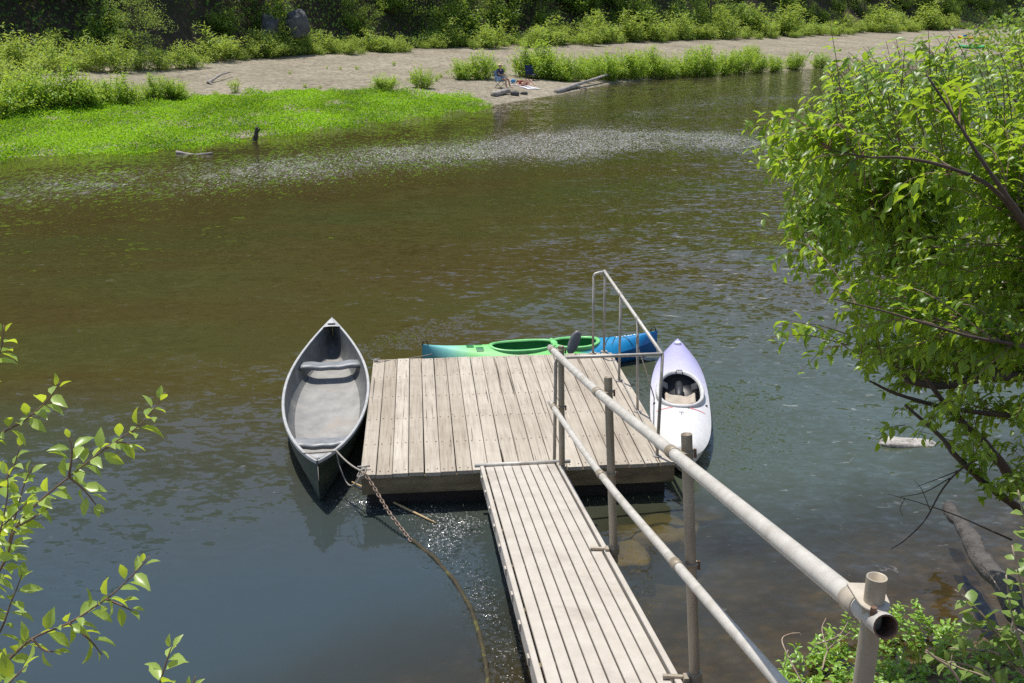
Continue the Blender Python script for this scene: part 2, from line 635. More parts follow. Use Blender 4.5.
o = np_mesh('river_water', np.stack([X, Y, X * 0], -1).reshape(-1, 3), Q, m, None, True,
            {'riffle': np.clip(riff, 0, 1).ravel(), 'spark': spark.ravel(), 'current': current.ravel(), 'shallow': shal.ravel(), 'sky_tint': sky_tint.ravel(), 'green': (np.clip((X + .8 + 1.2 * (fbm(X * .3, Y * .3, 3, 88) - .5)) / 3, 0, 1) * np.clip((17 - Y) / 5, 0, 1) * np.clip((Y - 7.5) / 2, 0, 1) * (1 - .8 * np.clip(shal, 0, 1))).ravel()})
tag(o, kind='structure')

# ------------------------------------------------------------------ materials for made things
M_ALU = simple_mat('galvanised_pipe', (.46, .43, .38), (.60, .57, .515), 11, .5, .12, .3, .002, (1, 1, 1), (.40, .36, .30))
M_POST = simple_mat('stained_pipe', (.25, .205, .145), (.40, .345, .26), 9, .55, .12, .3, .002, (1, 1, .3), (.2, .15, .09))
M_THIN = simple_mat('thin_grey_pipe', (.24, .22, .19), (.42, .39, .35), 12, .5, .1, .2, .002)
M_RUST = simple_mat('rusty_steel', (.10, .05, .03), (.25, .15, .1), 30, .75, .3, .5, .003)
M_DARK = simple_mat('dark_void', (.01, .01, .01), (.025, .022, .02), 12, .8)
M_SLAT = simple_mat('gangway_plank', (.43, .385, .325), (.52, .475, .41), 5, .65, 0, .4, .002, (1.2, 1, 1), (.36, .315, .26))
M_BEAM = simple_mat('wet_beam', (.09, .07, .04), (.26, .2, .115), 3, .8, 0, .5, .01, (1, 1, 3), (.05, .055, .02))
M_BARK = simple_mat('bark', (.05, .035, .024), (.12, .085, .06), 6, .85, 0, .8, .01, (1, 1, .3))
M_TWIG = simple_mat('reddish_twig', (.13, .07, .045), (.24, .14, .09), 20, .6, 0, .2, .002)
M_DEAD = simple_mat('dead_wood', (.2, .17, .14), (.42, .38, .33), 5, .85, 0, .8, .01, (1, 1, 1), (.12, .1, .08))
M_CANE = simple_mat('dry_cane', (.28, .2, .14), (.45, .35, .26), 20, .7, 0, .2, .002)
M_ROPE = simple_mat('mooring_rope', (.25, .22, .18), (.45, .41, .35), 90, .9, 0, .8, .004)
M_WEED = simple_mat('weedy_rope', (.025, .02, .008), (.06, .046, .018), 22, .8, 0, .8, .01, (1, 1, 1), (.16, .17, .02))
M_ROCK = simple_mat('grey_rock', (.045, .048, .05), (.135, .14, .14), 2.6, .9, 0, .9, .08, (1, 1, 1), (.1, .1, .09))
M_PALE = simple_mat('pale_rock', (.22, .2, .17), (.62, .58, .53), 12, .9, 0, .8, .02)
M_YROCK = simple_mat('silty_rock', (.28, .2, .08), (.45, .34, .15), 3, .9, 0, .6, .03, (1, 1, 1), (.15, .11, .05))
M_BLACK = simple_mat('black_plastic', (.012, .012, .013), (.03, .03, .032), 20, .5)
M_WHITE = simple_mat('white_plastic', (.7, .7, .7), (.8, .8, .8), 20, .4)
M_RED = simple_mat('faded_red_decal', (.6, .12, .12), (.7, .3, .28), 20, .5)
M_GREY = simple_mat('grey_plastic', (.2, .2, .2), (.3, .3, .3), 20, .5)


def deck_wood():
    m, nt, out = new_mat('weathered_deck_wood')
    tc = N(nt, 'ShaderNodeTexCoord')
    a = N(nt, 'ShaderNodeAttribute', attribute_name='v')
    off = N(nt, 'ShaderNodeCombineXYZ')
    L(nt, math_(nt, 'MULTIPLY', a.outputs['Fac'], 37.0), off.inputs['Y'])
    L(nt, math_(nt, 'MULTIPLY', a.outputs['Fac'], 91.0), off.inputs['Z'])
    vm = N(nt, 'ShaderNodeVectorMath', operation='ADD')
    L(nt, tc.outputs['Object'], vm.inputs[0])
    L(nt, off.outputs[0], vm.inputs[1])
    mp = N(nt, 'ShaderNodeMapping')
    mp.inputs['Scale'].default_value = (22, .9, 22)
    L(nt, vm.outputs[0], mp.inputs['Vector'])
    g = noise(nt, mp.outputs['Vector'], 2.2, 6, .65, .4)
    base = mixc(nt, a.outputs['Fac'], (.36, .312, .245), (.51, .46, .38))
    grain = ramp(nt, g.outputs['Fac'], [(.28, (.62, .58, .55)), (.5, (.95, .95, .95)), (.75, (1.15, 1.15, 1.15))]).outputs['Color']
    col = mixc(nt, .85, base, grain, 'MULTIPLY')
    st = noise(nt, tc.outputs['Object'], 1.6, 5, .65, .5)
    col = mixc(nt, .6, col, ramp(nt, st.outputs['Fac'], [(.32, (.72, .68, .64)), (.6, (1.06, 1.05, 1.04))]).outputs['Color'], 'MULTIPLY')
    kn = N(nt, 'ShaderNodeTexVoronoi')
    setin(kn, Scale=3.0)
    mp2 = N(nt, 'ShaderNodeMapping')
    mp2.inputs['Scale'].default_value = (2.2, .8, 1)
    L(nt, vm.outputs[0], mp2.inputs['Vector'])
    L(nt, mp2.outputs[0], kn.inputs['Vector'])
    col = mixc(nt, ramp(nt, kn.outputs['Distance'], [(.02, (1, 1, 1)), (.055, (0, 0, 0))]).outputs['Color'], col, (.12, .09, .065))
    mp3 = N(nt, 'ShaderNodeMapping')
    mp3.inputs['Scale'].default_value = (42, .55, 1)
    L(nt, vm.outputs[0], mp3.inputs['Vector'])
    ck_ = noise(nt, mp3.outputs['Vector'], 1.0, 3, .5, .2)
    col = mixc(nt, ramp(nt, ck_.outputs['Fac'], [(.655, (0, 0, 0)), (.69, (1, 1, 1))]).outputs['Color'], col, (.09, .07, .05))
    dirt = noise(nt, tc.outputs['Object'], 3.4, 6, .75, 1.0)
    col = mixc(nt, ramp(nt, dirt.outputs['Fac'], [(.60, (0, 0, 0)), (.80, (.55, .55, .55))]).outputs['Color'], col, (.17, .135, .10))
    p = N(nt, 'ShaderNodeBsdfPrincipled')
    L(nt, col, p.inputs['Base Color'])
    p.inputs['Roughness'].default_value = .8
    p.inputs['Specular IOR Level'].default_value = .25
    L(nt, bump(nt, g.outputs['Fac'], .5, .006), p.inputs['Normal'])
    L(nt, p.outputs[0], out.inputs['Surface'])
    return m


M_DECK = deck_wood()

# ------------------------------------------------------------------ floating dock (local frame: x along front edge, y away)
ZD = .38
A_, B_ = PZ(360, 475, ZD), PZ(675, 462, ZD)
C_, D_ = PZ(378, 360, ZD), PZ(616, 352, ZD)
ang = math.atan2(B_[1] - A_[1], B_[0] - A_[0])
DW, DL = 3.05, 3.3
dock = thing('floating_dock', 'square floating dock of weathered grey planks with thin pipe railing', 'dock', (A_[0], A_[1], 0), ang)
Rz = Matrix.Rotation(ang, 3, 'Z')


def dock_local(p):
    q = Vector((p[0] - A_[0], p[1] - A_[1], p[2]))
    return Rz.inverted() @ q


nb = 20
pitch = DW / nb
mb = MB()
vals = []
for k in range(nb):
    y0, y1 = random.uniform(-.012, .012), DL + random.uniform(-.015, .015)
    w = pitch - random.uniform(.005, .010)
    R = Matrix.Rotation(random.uniform(-.002, .002), 3, 'Z')
    mb.box((pitch * (k + .5), (y0 + y1) / 2, ZD - .019 + random.uniform(-.002, .002)), (w, y1 - y0, .038), R, bev=.004)
    vals += [random.random()] * 16
deck = mb.build('deck', M_DECK, dock)
at = deck.data.attributes.new('v', 'FLOAT', 'POINT')
at.data.foreach_set('value', vals)
nm = MB()
for k in range(nb):
    for yy in (.06, .7, 1.35, 2.0, 2.65, DL - .06):
        for dx in (-.042, .042):
            x, y = pitch * (k + .5) + dx + random.uniform(-.006, .006), yy + random.uniform(-.015, .015)
            a = [(x + .0078 * math.cos(t * math.pi / 3), y + .0078 * math.sin(t * math.pi / 3), ZD + .0035) for t in range(6)]
            nm.add(a, [(0, 1, 2, 3, 4, 5)])
o = nm.build('nail_heads', M_RUST, dock)
o['kind'] = 'stuff'
mb = MB()
mb.box((DW / 2, .025, ZD - .125), (DW - .02, .045, .17), bev=.006)
mb.box((DW / 2, DL - .025, ZD - .125), (DW - .02, .045, .17), bev=.006)
mb.box((.03, DL / 2, ZD - .125), (.045, DL - .1, .17), bev=.006)
mb.box((DW - .03, DL / 2, ZD - .125), (.045, DL - .1, .17), bev=.006)
for k in range(5):
    mb.box((.55 + k * .5, DL / 2, ZD - .13), (.045, DL - .12, .16))
mb.build('rim_joist', M_BEAM, dock)
mb = MB()
mb.box((DW / 2, DL / 2, .055), (DW - .14, DL - .2, .27), bev=.05)  # float block widened under the whole deck to stop sun through the gaps
mb.build('float', M_DARK, dock)
mb = MB()
for s in (-.09, .09):
    mb.box((1.1 + .14 + s * .0, -.05, ZD - .06), (.11, .09, .24), bev=.01)
    break
mb.build('bumper_post', M_POST, dock)


def vtube(name, pts, r, mat, parent, n=10):
    mb = MB()
    mb.tube(pts, r, n)
    return mb.build(name, mat, parent, True)


# railing of thin pipe along the front right and right side
rail = bpy.data.objects.new('railing', None)
COL.objects.link(rail)
rail.parent = dock
corner_b = dock_local(PZ(657, 456, ZD))
front_b = dock_local(PZ(556, 470, ZD))
front_b.y = max(front_b.y, .05)
corner_b.y = max(corner_b.y, .12)
side = [dock_local(PZ(*q, ZD)) for q in [(637.6, 411.7), (619, 381), (604, 352)]]
back_b = dock_local(PZ(593, 353.5, ZD))
xs = corner_b.x
rh = 1.0


def world_h(pbase_px, top_px):
    b = PZ(*pbase_px, ZD)
    return PY(*top_px, b[1])[2]


zt_c = world_h((657, 456), (662, 354))
zt_b = world_h((593, 353.5), (587.5, 273))
zt_f = world_h((556, 470), (553, 362))
top_back_side = Vector((side[2].x, side[2].y, zt_b))
vtube('post', [(front_b.x, front_b.y, ZD - .1), (front_b.x, front_b.y, zt_f - .05), (front_b.x + .015, front_b.y, zt_f - .015), (front_b.x + .05, front_b.y + .002, zt_f)], .0165, M_THIN, rail)
vtube('rail', [(front_b.x + .05, front_b.y + .002, zt_f), (corner_b.x, corner_b.y, zt_c)], .0165, M_ALU, rail)
vtube('post', [(corner_b.x, corner_b.y, ZD - .02), (corner_b.x + .005, corner_b.y, zt_c)], .0165, M_THIN, rail)
c1 = Vector((corner_b.x, corner_b.y, zt_c))
c2 = Vector((side[2].x - .02, side[2].y, zt_b))
vtube('rail', [c1, c2], .0175, M_ALU, rail)
c3 = Vector((back_b.x - .02, back_b.y, zt_b - .01))
vtube('rail', [c2, (c2 + c3) / 2 + Vector((0, 0, .004)), c3 + Vector((.02, 0, 0)), c3 + Vector((0, 0, -.03))], .0165, M_ALU, rail)
for b in side[:2] + [side[2]]:
    t = (b.y - c1.y) / (c2.y - c1.y)
    zt = c1.z + (c2.z - c1.z) * t
    xx = c1.x + (c2.x - c1.x) * t
    vtube('post', [(b.x, b.y, ZD - .02), (xx, b.y, zt)], .015, M_THIN, rail)
    mb = MB()
    mb.tube([(xx - .0, b.y - .035, zt - .035 * (c2.z - c1.z) / (c2.y - c1.y)), (xx, b.y + .035, zt + .035 * (c2.z - c1.z) / (c2.y - c1.y))], .022, 8)
    mb.build('pipe_tee', M_THIN, rail, True)
vtube('post', [(back_b.x, back_b.y, ZD - .02), c3 + Vector((0, 0, -.03))], .015, M_THIN, rail)
vtube('edge_tube', [(side[2].x + .05, side[2].y - .25, ZD + .02), (side[1].x + .03, side[1].y, ZD + .02), (corner_b.x + .03, corner_b.y + .12, ZD + .02)], .009, M_THIN, rail, 6)  # thin grey tube lying along the right deck edge
for b in side + [back_b, corner_b, front_b]:
    mb = MB()
    mb.tube([(b.x, b.y, ZD), (b.x, b.y, ZD + .012)], .045, 12)
    mb.build('post_flange', M_THIN, rail)
# cleat at the left front corner
mb = MB()
cl = dock_local(PZ(364, 470, ZD))
mb.tube([(cl.x - .06, cl.y, ZD + .035), (cl.x + .06, cl.y + .01, ZD + .035)], [.009, .009], 8)
mb.box((cl.x, cl.y + .005, ZD + .016), (.05, .03, .032), bev=.004)
mb.build('cleat', M_THIN, dock, True)
mb = MB()
ck = dock_local(PZ(376, 362, ZD))
mb.tube([(ck.x - .05, ck.y, ZD + .03), (ck.x + .05, ck.y + .01, ZD + .035)], [.009, .009], 8)
mb.box((ck.x, ck.y + .005, ZD + .016), (.05, .03, .032), bev=.004)
mb.build('cleat', M_THIN, dock, True)

# ------------------------------------------------------------------ gangway with its pipe handrail
G1, G2 = PZ(480, 467, .44), PZ(560, 463, .44)
g1, g2 = PD(537, 683, 5.36), PD(672, 683, 5.36)
dl = (g1 - G1)
dl = dl / np.linalg.norm(dl)
gang = thing('gangway', 'long narrow ramp of pale lengthwise slats with round pipe handrail', 'gangway', tuple(G1))
gx_ = Vector(G2 - G1)
GWd = gx_.length
gx_.normalize()
gy_ = Vector(-dl)
gx_ = (gx_ - gy_ * gx_.dot(gy_)).normalized()
gz_ = gx_.cross(gy_)
gang.matrix_world = Matrix(((gx_.x, gy_.x, gz_.x, G1[0]), (gx_.y, gy_.y, gz_.y, G1[1]), (gx_.z, gy_.z, gz_.z, G1[2]), (0, 0, 0, 1)))
bpy.context.view_layer.update()
GI = gang.matrix_world.inverted()


def GL(p):
    return GI @ Vector(p)


GLEN = 6.4
ns = 8
sw = (GWd - .1) / ns
mb = MB()
vals = []
for k in range(ns):
    segs = [0, GLEN]
    mb.box((.05 + sw * (k + .5), -GLEN / 2 + random.uniform(-.01, .01), -.014 + random.uniform(-.0015, .0015)), (sw - .0095, GLEN, .028), bev=.003)
    vals += [random.random()] * 16
o = mb.build('slat_deck', M_SLAT, gang)
for side_x in (.02, GWd - .02):
    mb = MB()
    mb.box((side_x, -GLEN / 2, -.055), (.036, GLEN + .02, .13), bev=.004)
    mb.build('side_beam', M_SLAT, gang)
for k in range(9):
    mb = MB()
    mb.box((GWd / 2, -.2 - k * .75, -.07), (GWd - .08, .05, .08))
    mb.build('cross_bearer', M_BEAM, gang)
mb = MB()
mb.tube([(-.05, .015, .012), (GWd + .1, .015, .012)], .02, 8)
mb.build('hinge_bar', M_ALU, gang, True)
for k in range(14):
    mb = MB()
    mb.box((-.004, -.25 - k * .45, -.045), (.012, .06, .05), bev=.002)
    mb.build('edge_clip', M_SLAT, gang)

# posts: base pixel sits beside the right beam
post_pix = [((562, 470), (561, 346), 8.62), ((614, 556), (608, 377), 6.42), ((695, 684), (686.5, 434), 4.52)]
PR = .029
posts = []
for (bp, tp, yy) in post_pix:
    b = PY(*bp, yy)
    t = PY(*tp, yy + .12)
    posts.append((b, t))
# far end of the top rail, bend, near end
rail_off = np.array([-.075, -.01, 0])
top_px = [(556, 352), (609, 394), (689, 455)]


def on_post(i, py, extra=0):
    """point of post i whose picture row is py"""
    b, t = posts[i]
    lo, hi = -0.3, 1.3
    for _ in range(40):
        mid = (lo + hi) / 2
        q = b + (t - b) * mid - np.array([0, 0, H])
        d = q[1] * CT - q[2] * ST
        vv = 341.5 + 1000 * (-(q[1] * ST + q[2] * CT)) / d
        if vv > py:
            lo = mid
        else:
            hi = mid
    return b + (t - b) * lo


U = [on_post(0, 350), on_post(1, 392), on_post(2, 452)]
Lw = [on_post(0, 407), on_post(1, 474), on_post(2, 564)]
near_top = PD(886, 627, 2.36)
near_post_top = PD(877, 577, 2.40)


def ext(a, b, f):
    return a + (b - a) * f


rt = [ext(U[1] + rail_off, U[0] + rail_off, 1.045), U[0] + rail_off, U[1] + rail_off, U[2] + rail_off, near_top]
mb = MB()
pp = smooth_path(rt, 5)
mb.tube(pp, .0305, 20, cap=False)
pin = [p for p in pp]
hr = mb.build('handrail', M_ALU, gang, True)
hr.data.transform(GI)
mb = MB()
d_ = Vector(pp[-1] - pp[-2]).normalized()
e = Vector(pp[-1])
mb.tube([e - d_ * .12, e - d_ * .0005], .0262, 20, cap=False)
# end wall ring between the two radii
ring_o, ring_i = [], []
a = d_.cross(Vector((0, 0, 1))).normalized()
b = d_.cross(a)
for k in range(20):
    w = 2 * math.pi * k / 20
    ring_o.append(e + (a * math.cos(w) + b * math.sin(w)) * .0305)
    ring_i.append(e + (a * math.cos(w) + b * math.sin(w)) * .0262)
mb.add(ring_o + ring_i, [(k, (k + 1) % 20, 20 + (k + 1) % 20, 20 + k) for k in range(20)])
vv0 = [e - d_ * .12 + (a * math.cos(2 * math.pi * k / 20) + b * math.sin(2 * math.pi * k / 20)) * .0262 for k in range(20)]
mb.add(vv0, [tuple(range(20))])
o = mb.build('pipe_end', M_RUST, gang, True)
o.data.transform(GI)
lr = [ext(Lw[1] + rail_off, Lw[0] + rail_off, 1.03), Lw[0] + rail_off, Lw[1] + rail_off, Lw[2] + rail_off]
dlow = (Lw[2] - Lw[1])
# the lower rail runs on to the bank parallel with the top one
nl = PD(781, 684, 3.55)
lr.append(nl)
lr.append(nl + (nl - lr[-2]) * .6)
mb = MB()
mb.tube(smooth_path(lr, 5), .0255, 16)
o = mb.build('lower_rail', M_ALU, gang, True)
o.data.transform(GI)

near_ground = np.array([near_post_top[0], near_post_top[1], 0])
near_ground[2] = float(ground_z(near_ground[0], near_ground[1])) - .3
M_POST4 = simple_mat('tan_clamp', (.40, .34, .26), (.54, .48, .39), 14, .55, .1, .3, .002, (1, 1, 1), (.3, .24, .17))
posts4 = posts + [(near_ground, near_post_top)]
for i, (b, t) in enumerate(posts4):
    mb = MB()
    tt = Vector(t)
    bb = Vector(b)
    ax = (tt - bb).normalized()
    PR = .029 if i < 3 else .0245
    mb.tube([bb - ax * .05, tt], PR, 18, cap=False)
    a = ax.cross(Vector((0, 1, 0))).normalized()
    c = ax.cross(a)
    ro = [tt + (a * math.cos(2 * math.pi * k / 18) + c * math.sin(2 * math.pi * k / 18)) * PR for k in range(18)]
    ri = [tt + (a * math.cos(2 * math.pi * k / 18) + c * math.sin(2 * math.pi * k / 18)) * (PR - .005) for k in range(18)]
    rd = [p - ax * .05 for p in ri]
    mb.add(ro + ri + rd, [(k, (k + 1) % 18, 18 + (k + 1) % 18, 18 + k) for k in range(18)] + [(18 + k, 18 + (k + 1) % 18, 36 + (k + 1) % 18, 36 + k) for k in range(18)] + [tuple(range(36, 54))], 0)
    po = mb.build('post', M_POST if i < 3 else simple_mat('tan_post', (.36, .3, .22), (.5, .44, .34), 8, .55, .25, .25, .002, (1, 1, .4), (.28, .22, .15)), gang, True)  # nearest post has a paler tan of its own
    po.data.transform(GI)
    # clamps: sleeve round the rail and a flat eye plate round the post
    spots = [(U, rt, .0305)] if i == 3 else [(U, rt, .0305), (Lw, lr, .0255)]
    for (arr, path, rr) in spots:
        if i < 3:
            pc = Vector(arr[i])
            j_ = i + 1
            rdir = Vector(path[j_ + 1] - path[j_ - 1]).normalized()
            rc = Vector(path[j_])
        else:
            rdir = Vector(pp[-1] - pp[-4]).normalized()
            rc = Vector(near_top) - rdir * .16
            pc = tt - ax * .075
        mb = MB()
        mb.tube([rc - rdir * (.05 if i < 3 else .075), rc + rdir * (.05 if i < 3 else .01)], rr + .004, 18, cap=True)
        # plate: stadium from rail side round the post
        u_ = (pc - rc)
        u_ = (u_ - ax * u_.dot(ax)).normalized()
        w_ = ax.cross(u_)
        ctr = pc
        ring = []
        for k in range(9):
            th = -math.pi / 2 + math.pi * k / 8
            ring.append(ctr + u_ * (math.cos(th) * .042) + w_ * (math.sin(th) * .037))
        base = [rc + w_ * .042 + ax * (ctr - rc).dot(ax), rc - w_ * .042 + ax * (ctr - rc).dot(ax)]
        lo_ = ring + base
        up_ = [p + ax * .008 for p in lo_]
        n_ = len(lo_)
        mb.add(lo_ + up_, [tuple(range(n_ - 1, -1, -1)), tuple(range(n_, 2 * n_))] + [(k, (k + 1) % n_, n_ + (k + 1) % n_, n_ + k) for k in range(n_)])
        cm = mb.build('clamp', M_POST4 if i == 3 else M_POST, po, False)
        cm.data.transform(GI)
        for p_ in cm.data.polygons:
            p_.use_smooth = len(p_.vertices) == 4
        mb = MB()
        bc = ctr + u_ * .038 - w_ * .012
        mb.tube([bc - ax * .03, bc + ax * .016], [.008, .008], 6)
        bt = mb.build('bolt', M_RUST, po)
        bt.data.transform(GI)
    if i in (1, 2):
        mb = MB()
        q = Vector(b) + ax * (.055 if i == 1 else .04)
        mb.tube([q + Vector((-.17, .01, .0)), q + Vector((-.03, 0, 0))], .014, 8)
        mb.tube([q - ax * .035, q + ax * .03], PR + .012, 12)
        mb.box(q + Vector((-.05, -.02, 0)), (.03, .05, .05), bev=.004)
        o = mb.build('bracket', M_POST, po)
        o.data.transform(GI)


# ------------------------------------------------------------------ canoe
def uvmat(name, c1, c2, rough=.5, stain=None, scale=5):
    return simple_mat(name, c1, c2, scale, rough, 0, .25, .003, (1, 1, 1), stain)


M_CHULL = simple_mat('dark_green_hull', (.008, .022, .014), (.02, .04, .026), 6, .4, 0, .2, .003, (1, 1, 1), (.035, .045, .035))
M_CIN = simple_mat('shaded_grey_liner', (.10, .103, .10), (.18, .18, .17), 5, .6, 0, .3, .003, (1, 1, 1), (.30, .27, .22))  # shade of the steep walls put into a darker liner grey
M_GUN = simple_mat('grey_gunwale', (.36, .36, .35), (.50, .50, .485), 8, .45, .1, .2, .002)
cn_, cf_ = np.array([-1.85, 8.66]), np.array([-2.50, 13.28])
cc = (cn_ + cf_) / 2
ca = math.atan2(*(-(cf_ - cn_))[[0, 1]] * np.array([1, -1])) if False else math.atan2(-(cf_ - cn_)[0], (cf_ - cn_)[1])
canoe = thing('canoe', 'open dark green canoe with grey inside moored left of the dock', 'canoe', (cc[0], cc[1], 0), ca)
CL = np.linalg.norm(cf_ - cn_) / 2


def c_half(s):
    return .49 * max(1 - abs(s) ** 2.05, 0) ** .93


def c_top(s):
    return .35 + .14 * abs(s) ** 3.2


def c_keel(s):
    return -.06 + (.30 * max(abs(s) - .9, 0) / .1 * .5)


def canoe_sec(s, inset=0, nn=19, floor=None):
    hb, zt, zk = max(c_half(s) - inset, .004), c_top(s), c_keel(s)
    if floor is not None:
        zk = floor
    flat = (2.9 if floor is None else 4.6) - (1.5 if floor is None else 2.6) * abs(s) ** 3
    pts = []
    for k in range(nn):
        w = math.pi * k / (nn - 1)
        cx, sx = math.cos(w), math.sin(w)
        x = -hb * math.copysign(abs(cx) ** (2 / flat), cx) * (.93 + .07 * (1 - sx))
        z = zt - (zt - zk) * abs(sx) ** (2 / (flat * .8 + .2))
        pts.append((x, s * CL, z))
    return pts


SS = [math.sin(t * math.pi / 2) for t in np.linspace(-1, 1, 49)]
V = np.array([canoe_sec(s) for s in SS]).reshape(-1, 3)
grid_mesh('hull', V, len(SS), 19, M_CHULL, canoe)
SI = [s for s in SS if abs(s) < .985]
V = np.array([canoe_sec(s, .022, 19, .035 + .25 * max(abs(s) - .86, 0) / .14) for s in SI]).reshape(-1, 3)
grid_mesh('liner', V, len(SI), 19, M_CIN, canoe)
for sg in (-1, 1):
    mb = MB()
    prof = [(-.022, .0), (-.022, .008), (-.016, .013), (.004, .013), (.010, .008), (.010, -.022), (.004, -.022), (.004, .0)]
    vs, fs = [], []
    k = len(prof)
    for s in SS:
        hb = c_half(s)
        for (a, b) in prof:
            vs.append((sg * max(hb + a, .002), s * CL * (1 + .004), c_top(s) + b))
    for i_ in range(len(SS) - 1):
        for j_ in range(k):
            fs.append((i_ * k + j_, i_ * k + (j_ + 1) % k, (i_ + 1) * k + (j_ + 1) % k, (i_ + 1) * k + j_))
    mb.add(vs, fs)
    mb.build('gunwale', M_GUN, canoe, False)
for e_ in (-1, 1):      # moulded end decks
    rows = []
    ss = np.linspace(.875 if e_ > 0 else .93, 1.0, 8)
    for s in ss:
        hb = c_half(s)
        for w in np.linspace(-1, 1, 7):
            rows.append((w * max(hb - .01, .002), e_ * s * CL, c_top(s) + .02 + .012 * (1 - w * w)))
    o = grid_mesh('end_deck', np.array(rows), 8, 7, M_GUN, canoe)
    if e_ < 0:
        continue
    mb = MB()
    sA = .905
    hb = c_half(sA)
    pts = [(hb * .55 * math.cos(t), e_ * (sA * CL - .0 + .035 * math.sin(t)), c_top(sA) + .036) for t in np.linspace(0, 2 * math.pi, 13)[:-1]]
    mb.add(pts, [tuple(range(12))])
    mb.build('hand_hole', M_DARK, canoe)


def canoe_seat(s0, dep, dip):
    hb = c_half(s0) - .02
    rows, nr_, nc_ = [], 9, 15
    for r in range(nr_):
        yy = s0 * CL + (r / (nr_ - 1) - .5) * dep
        edge = abs(r / (nr_ - 1) - .5) * 2
        for q in np.linspace(-1, 1, nc_):
            z = .285 - dip * math.cos(q * math.pi / 2) ** 2 * (1 - .3 * edge ** 4) + .005 * math.cos(q * 3 * math.pi) - .035 * (edge ** 6)
            w = c_half(yy / CL) - .022
            rows.append((q * w, yy, z))
    return grid_mesh('seat', np.array(rows), nr_, nc_, M_CSEAT, canoe)


M_CFLOOR = simple_mat('lit_scuffed_floor', (.21, .205, .19), (.33, .32, .295), 5, .6, 0, .35, .003, (1, 1, 1), (.33, .28, .22))  # paler grey paints the light on the flat bottom, with scuffs
rows = []
SF = np.linspace(-.80, .80, 41)
for s in SF:
    zf = .035 + .008
    wmax = (c_half(s) - .022) * (.80 - .25 * abs(s) ** 2) * (1 if abs(s) < .78 else .96)
    for q in np.linspace(-1, 1, 15):
        x_ = q * wmax
        # follow the liner section
        sec = canoe_sec(s, .022, 61, .035)
        half = [(abs(p_[0]), p_[2]) for p_ in sec[30:]]
        xs_f, zs_f = [h_[0] for h_ in half], [h_[1] for h_ in half]
        z_ = float(np.interp(abs(x_), xs_f, zs_f))
        rows.append((x_, s * CL, z_ + .012))
grid_mesh('floor', np.array(rows), 41, 15, M_CFLOOR, canoe)
M_CSEAT = simple_mat('grey_seat', (.16, .17, .175), (.27, .275, .28), 6, .45, 0, .15, .002)
for s0 in (.47, -.575):
    o = canoe_seat(s0, .22, .022)
    mo = o.modifiers.new('thick', 'SOLIDIFY')
    mo.thickness = .045
# small litter in the canoe
mb = MB()
o = None

# ------------------------------------------------------------------ kayaks


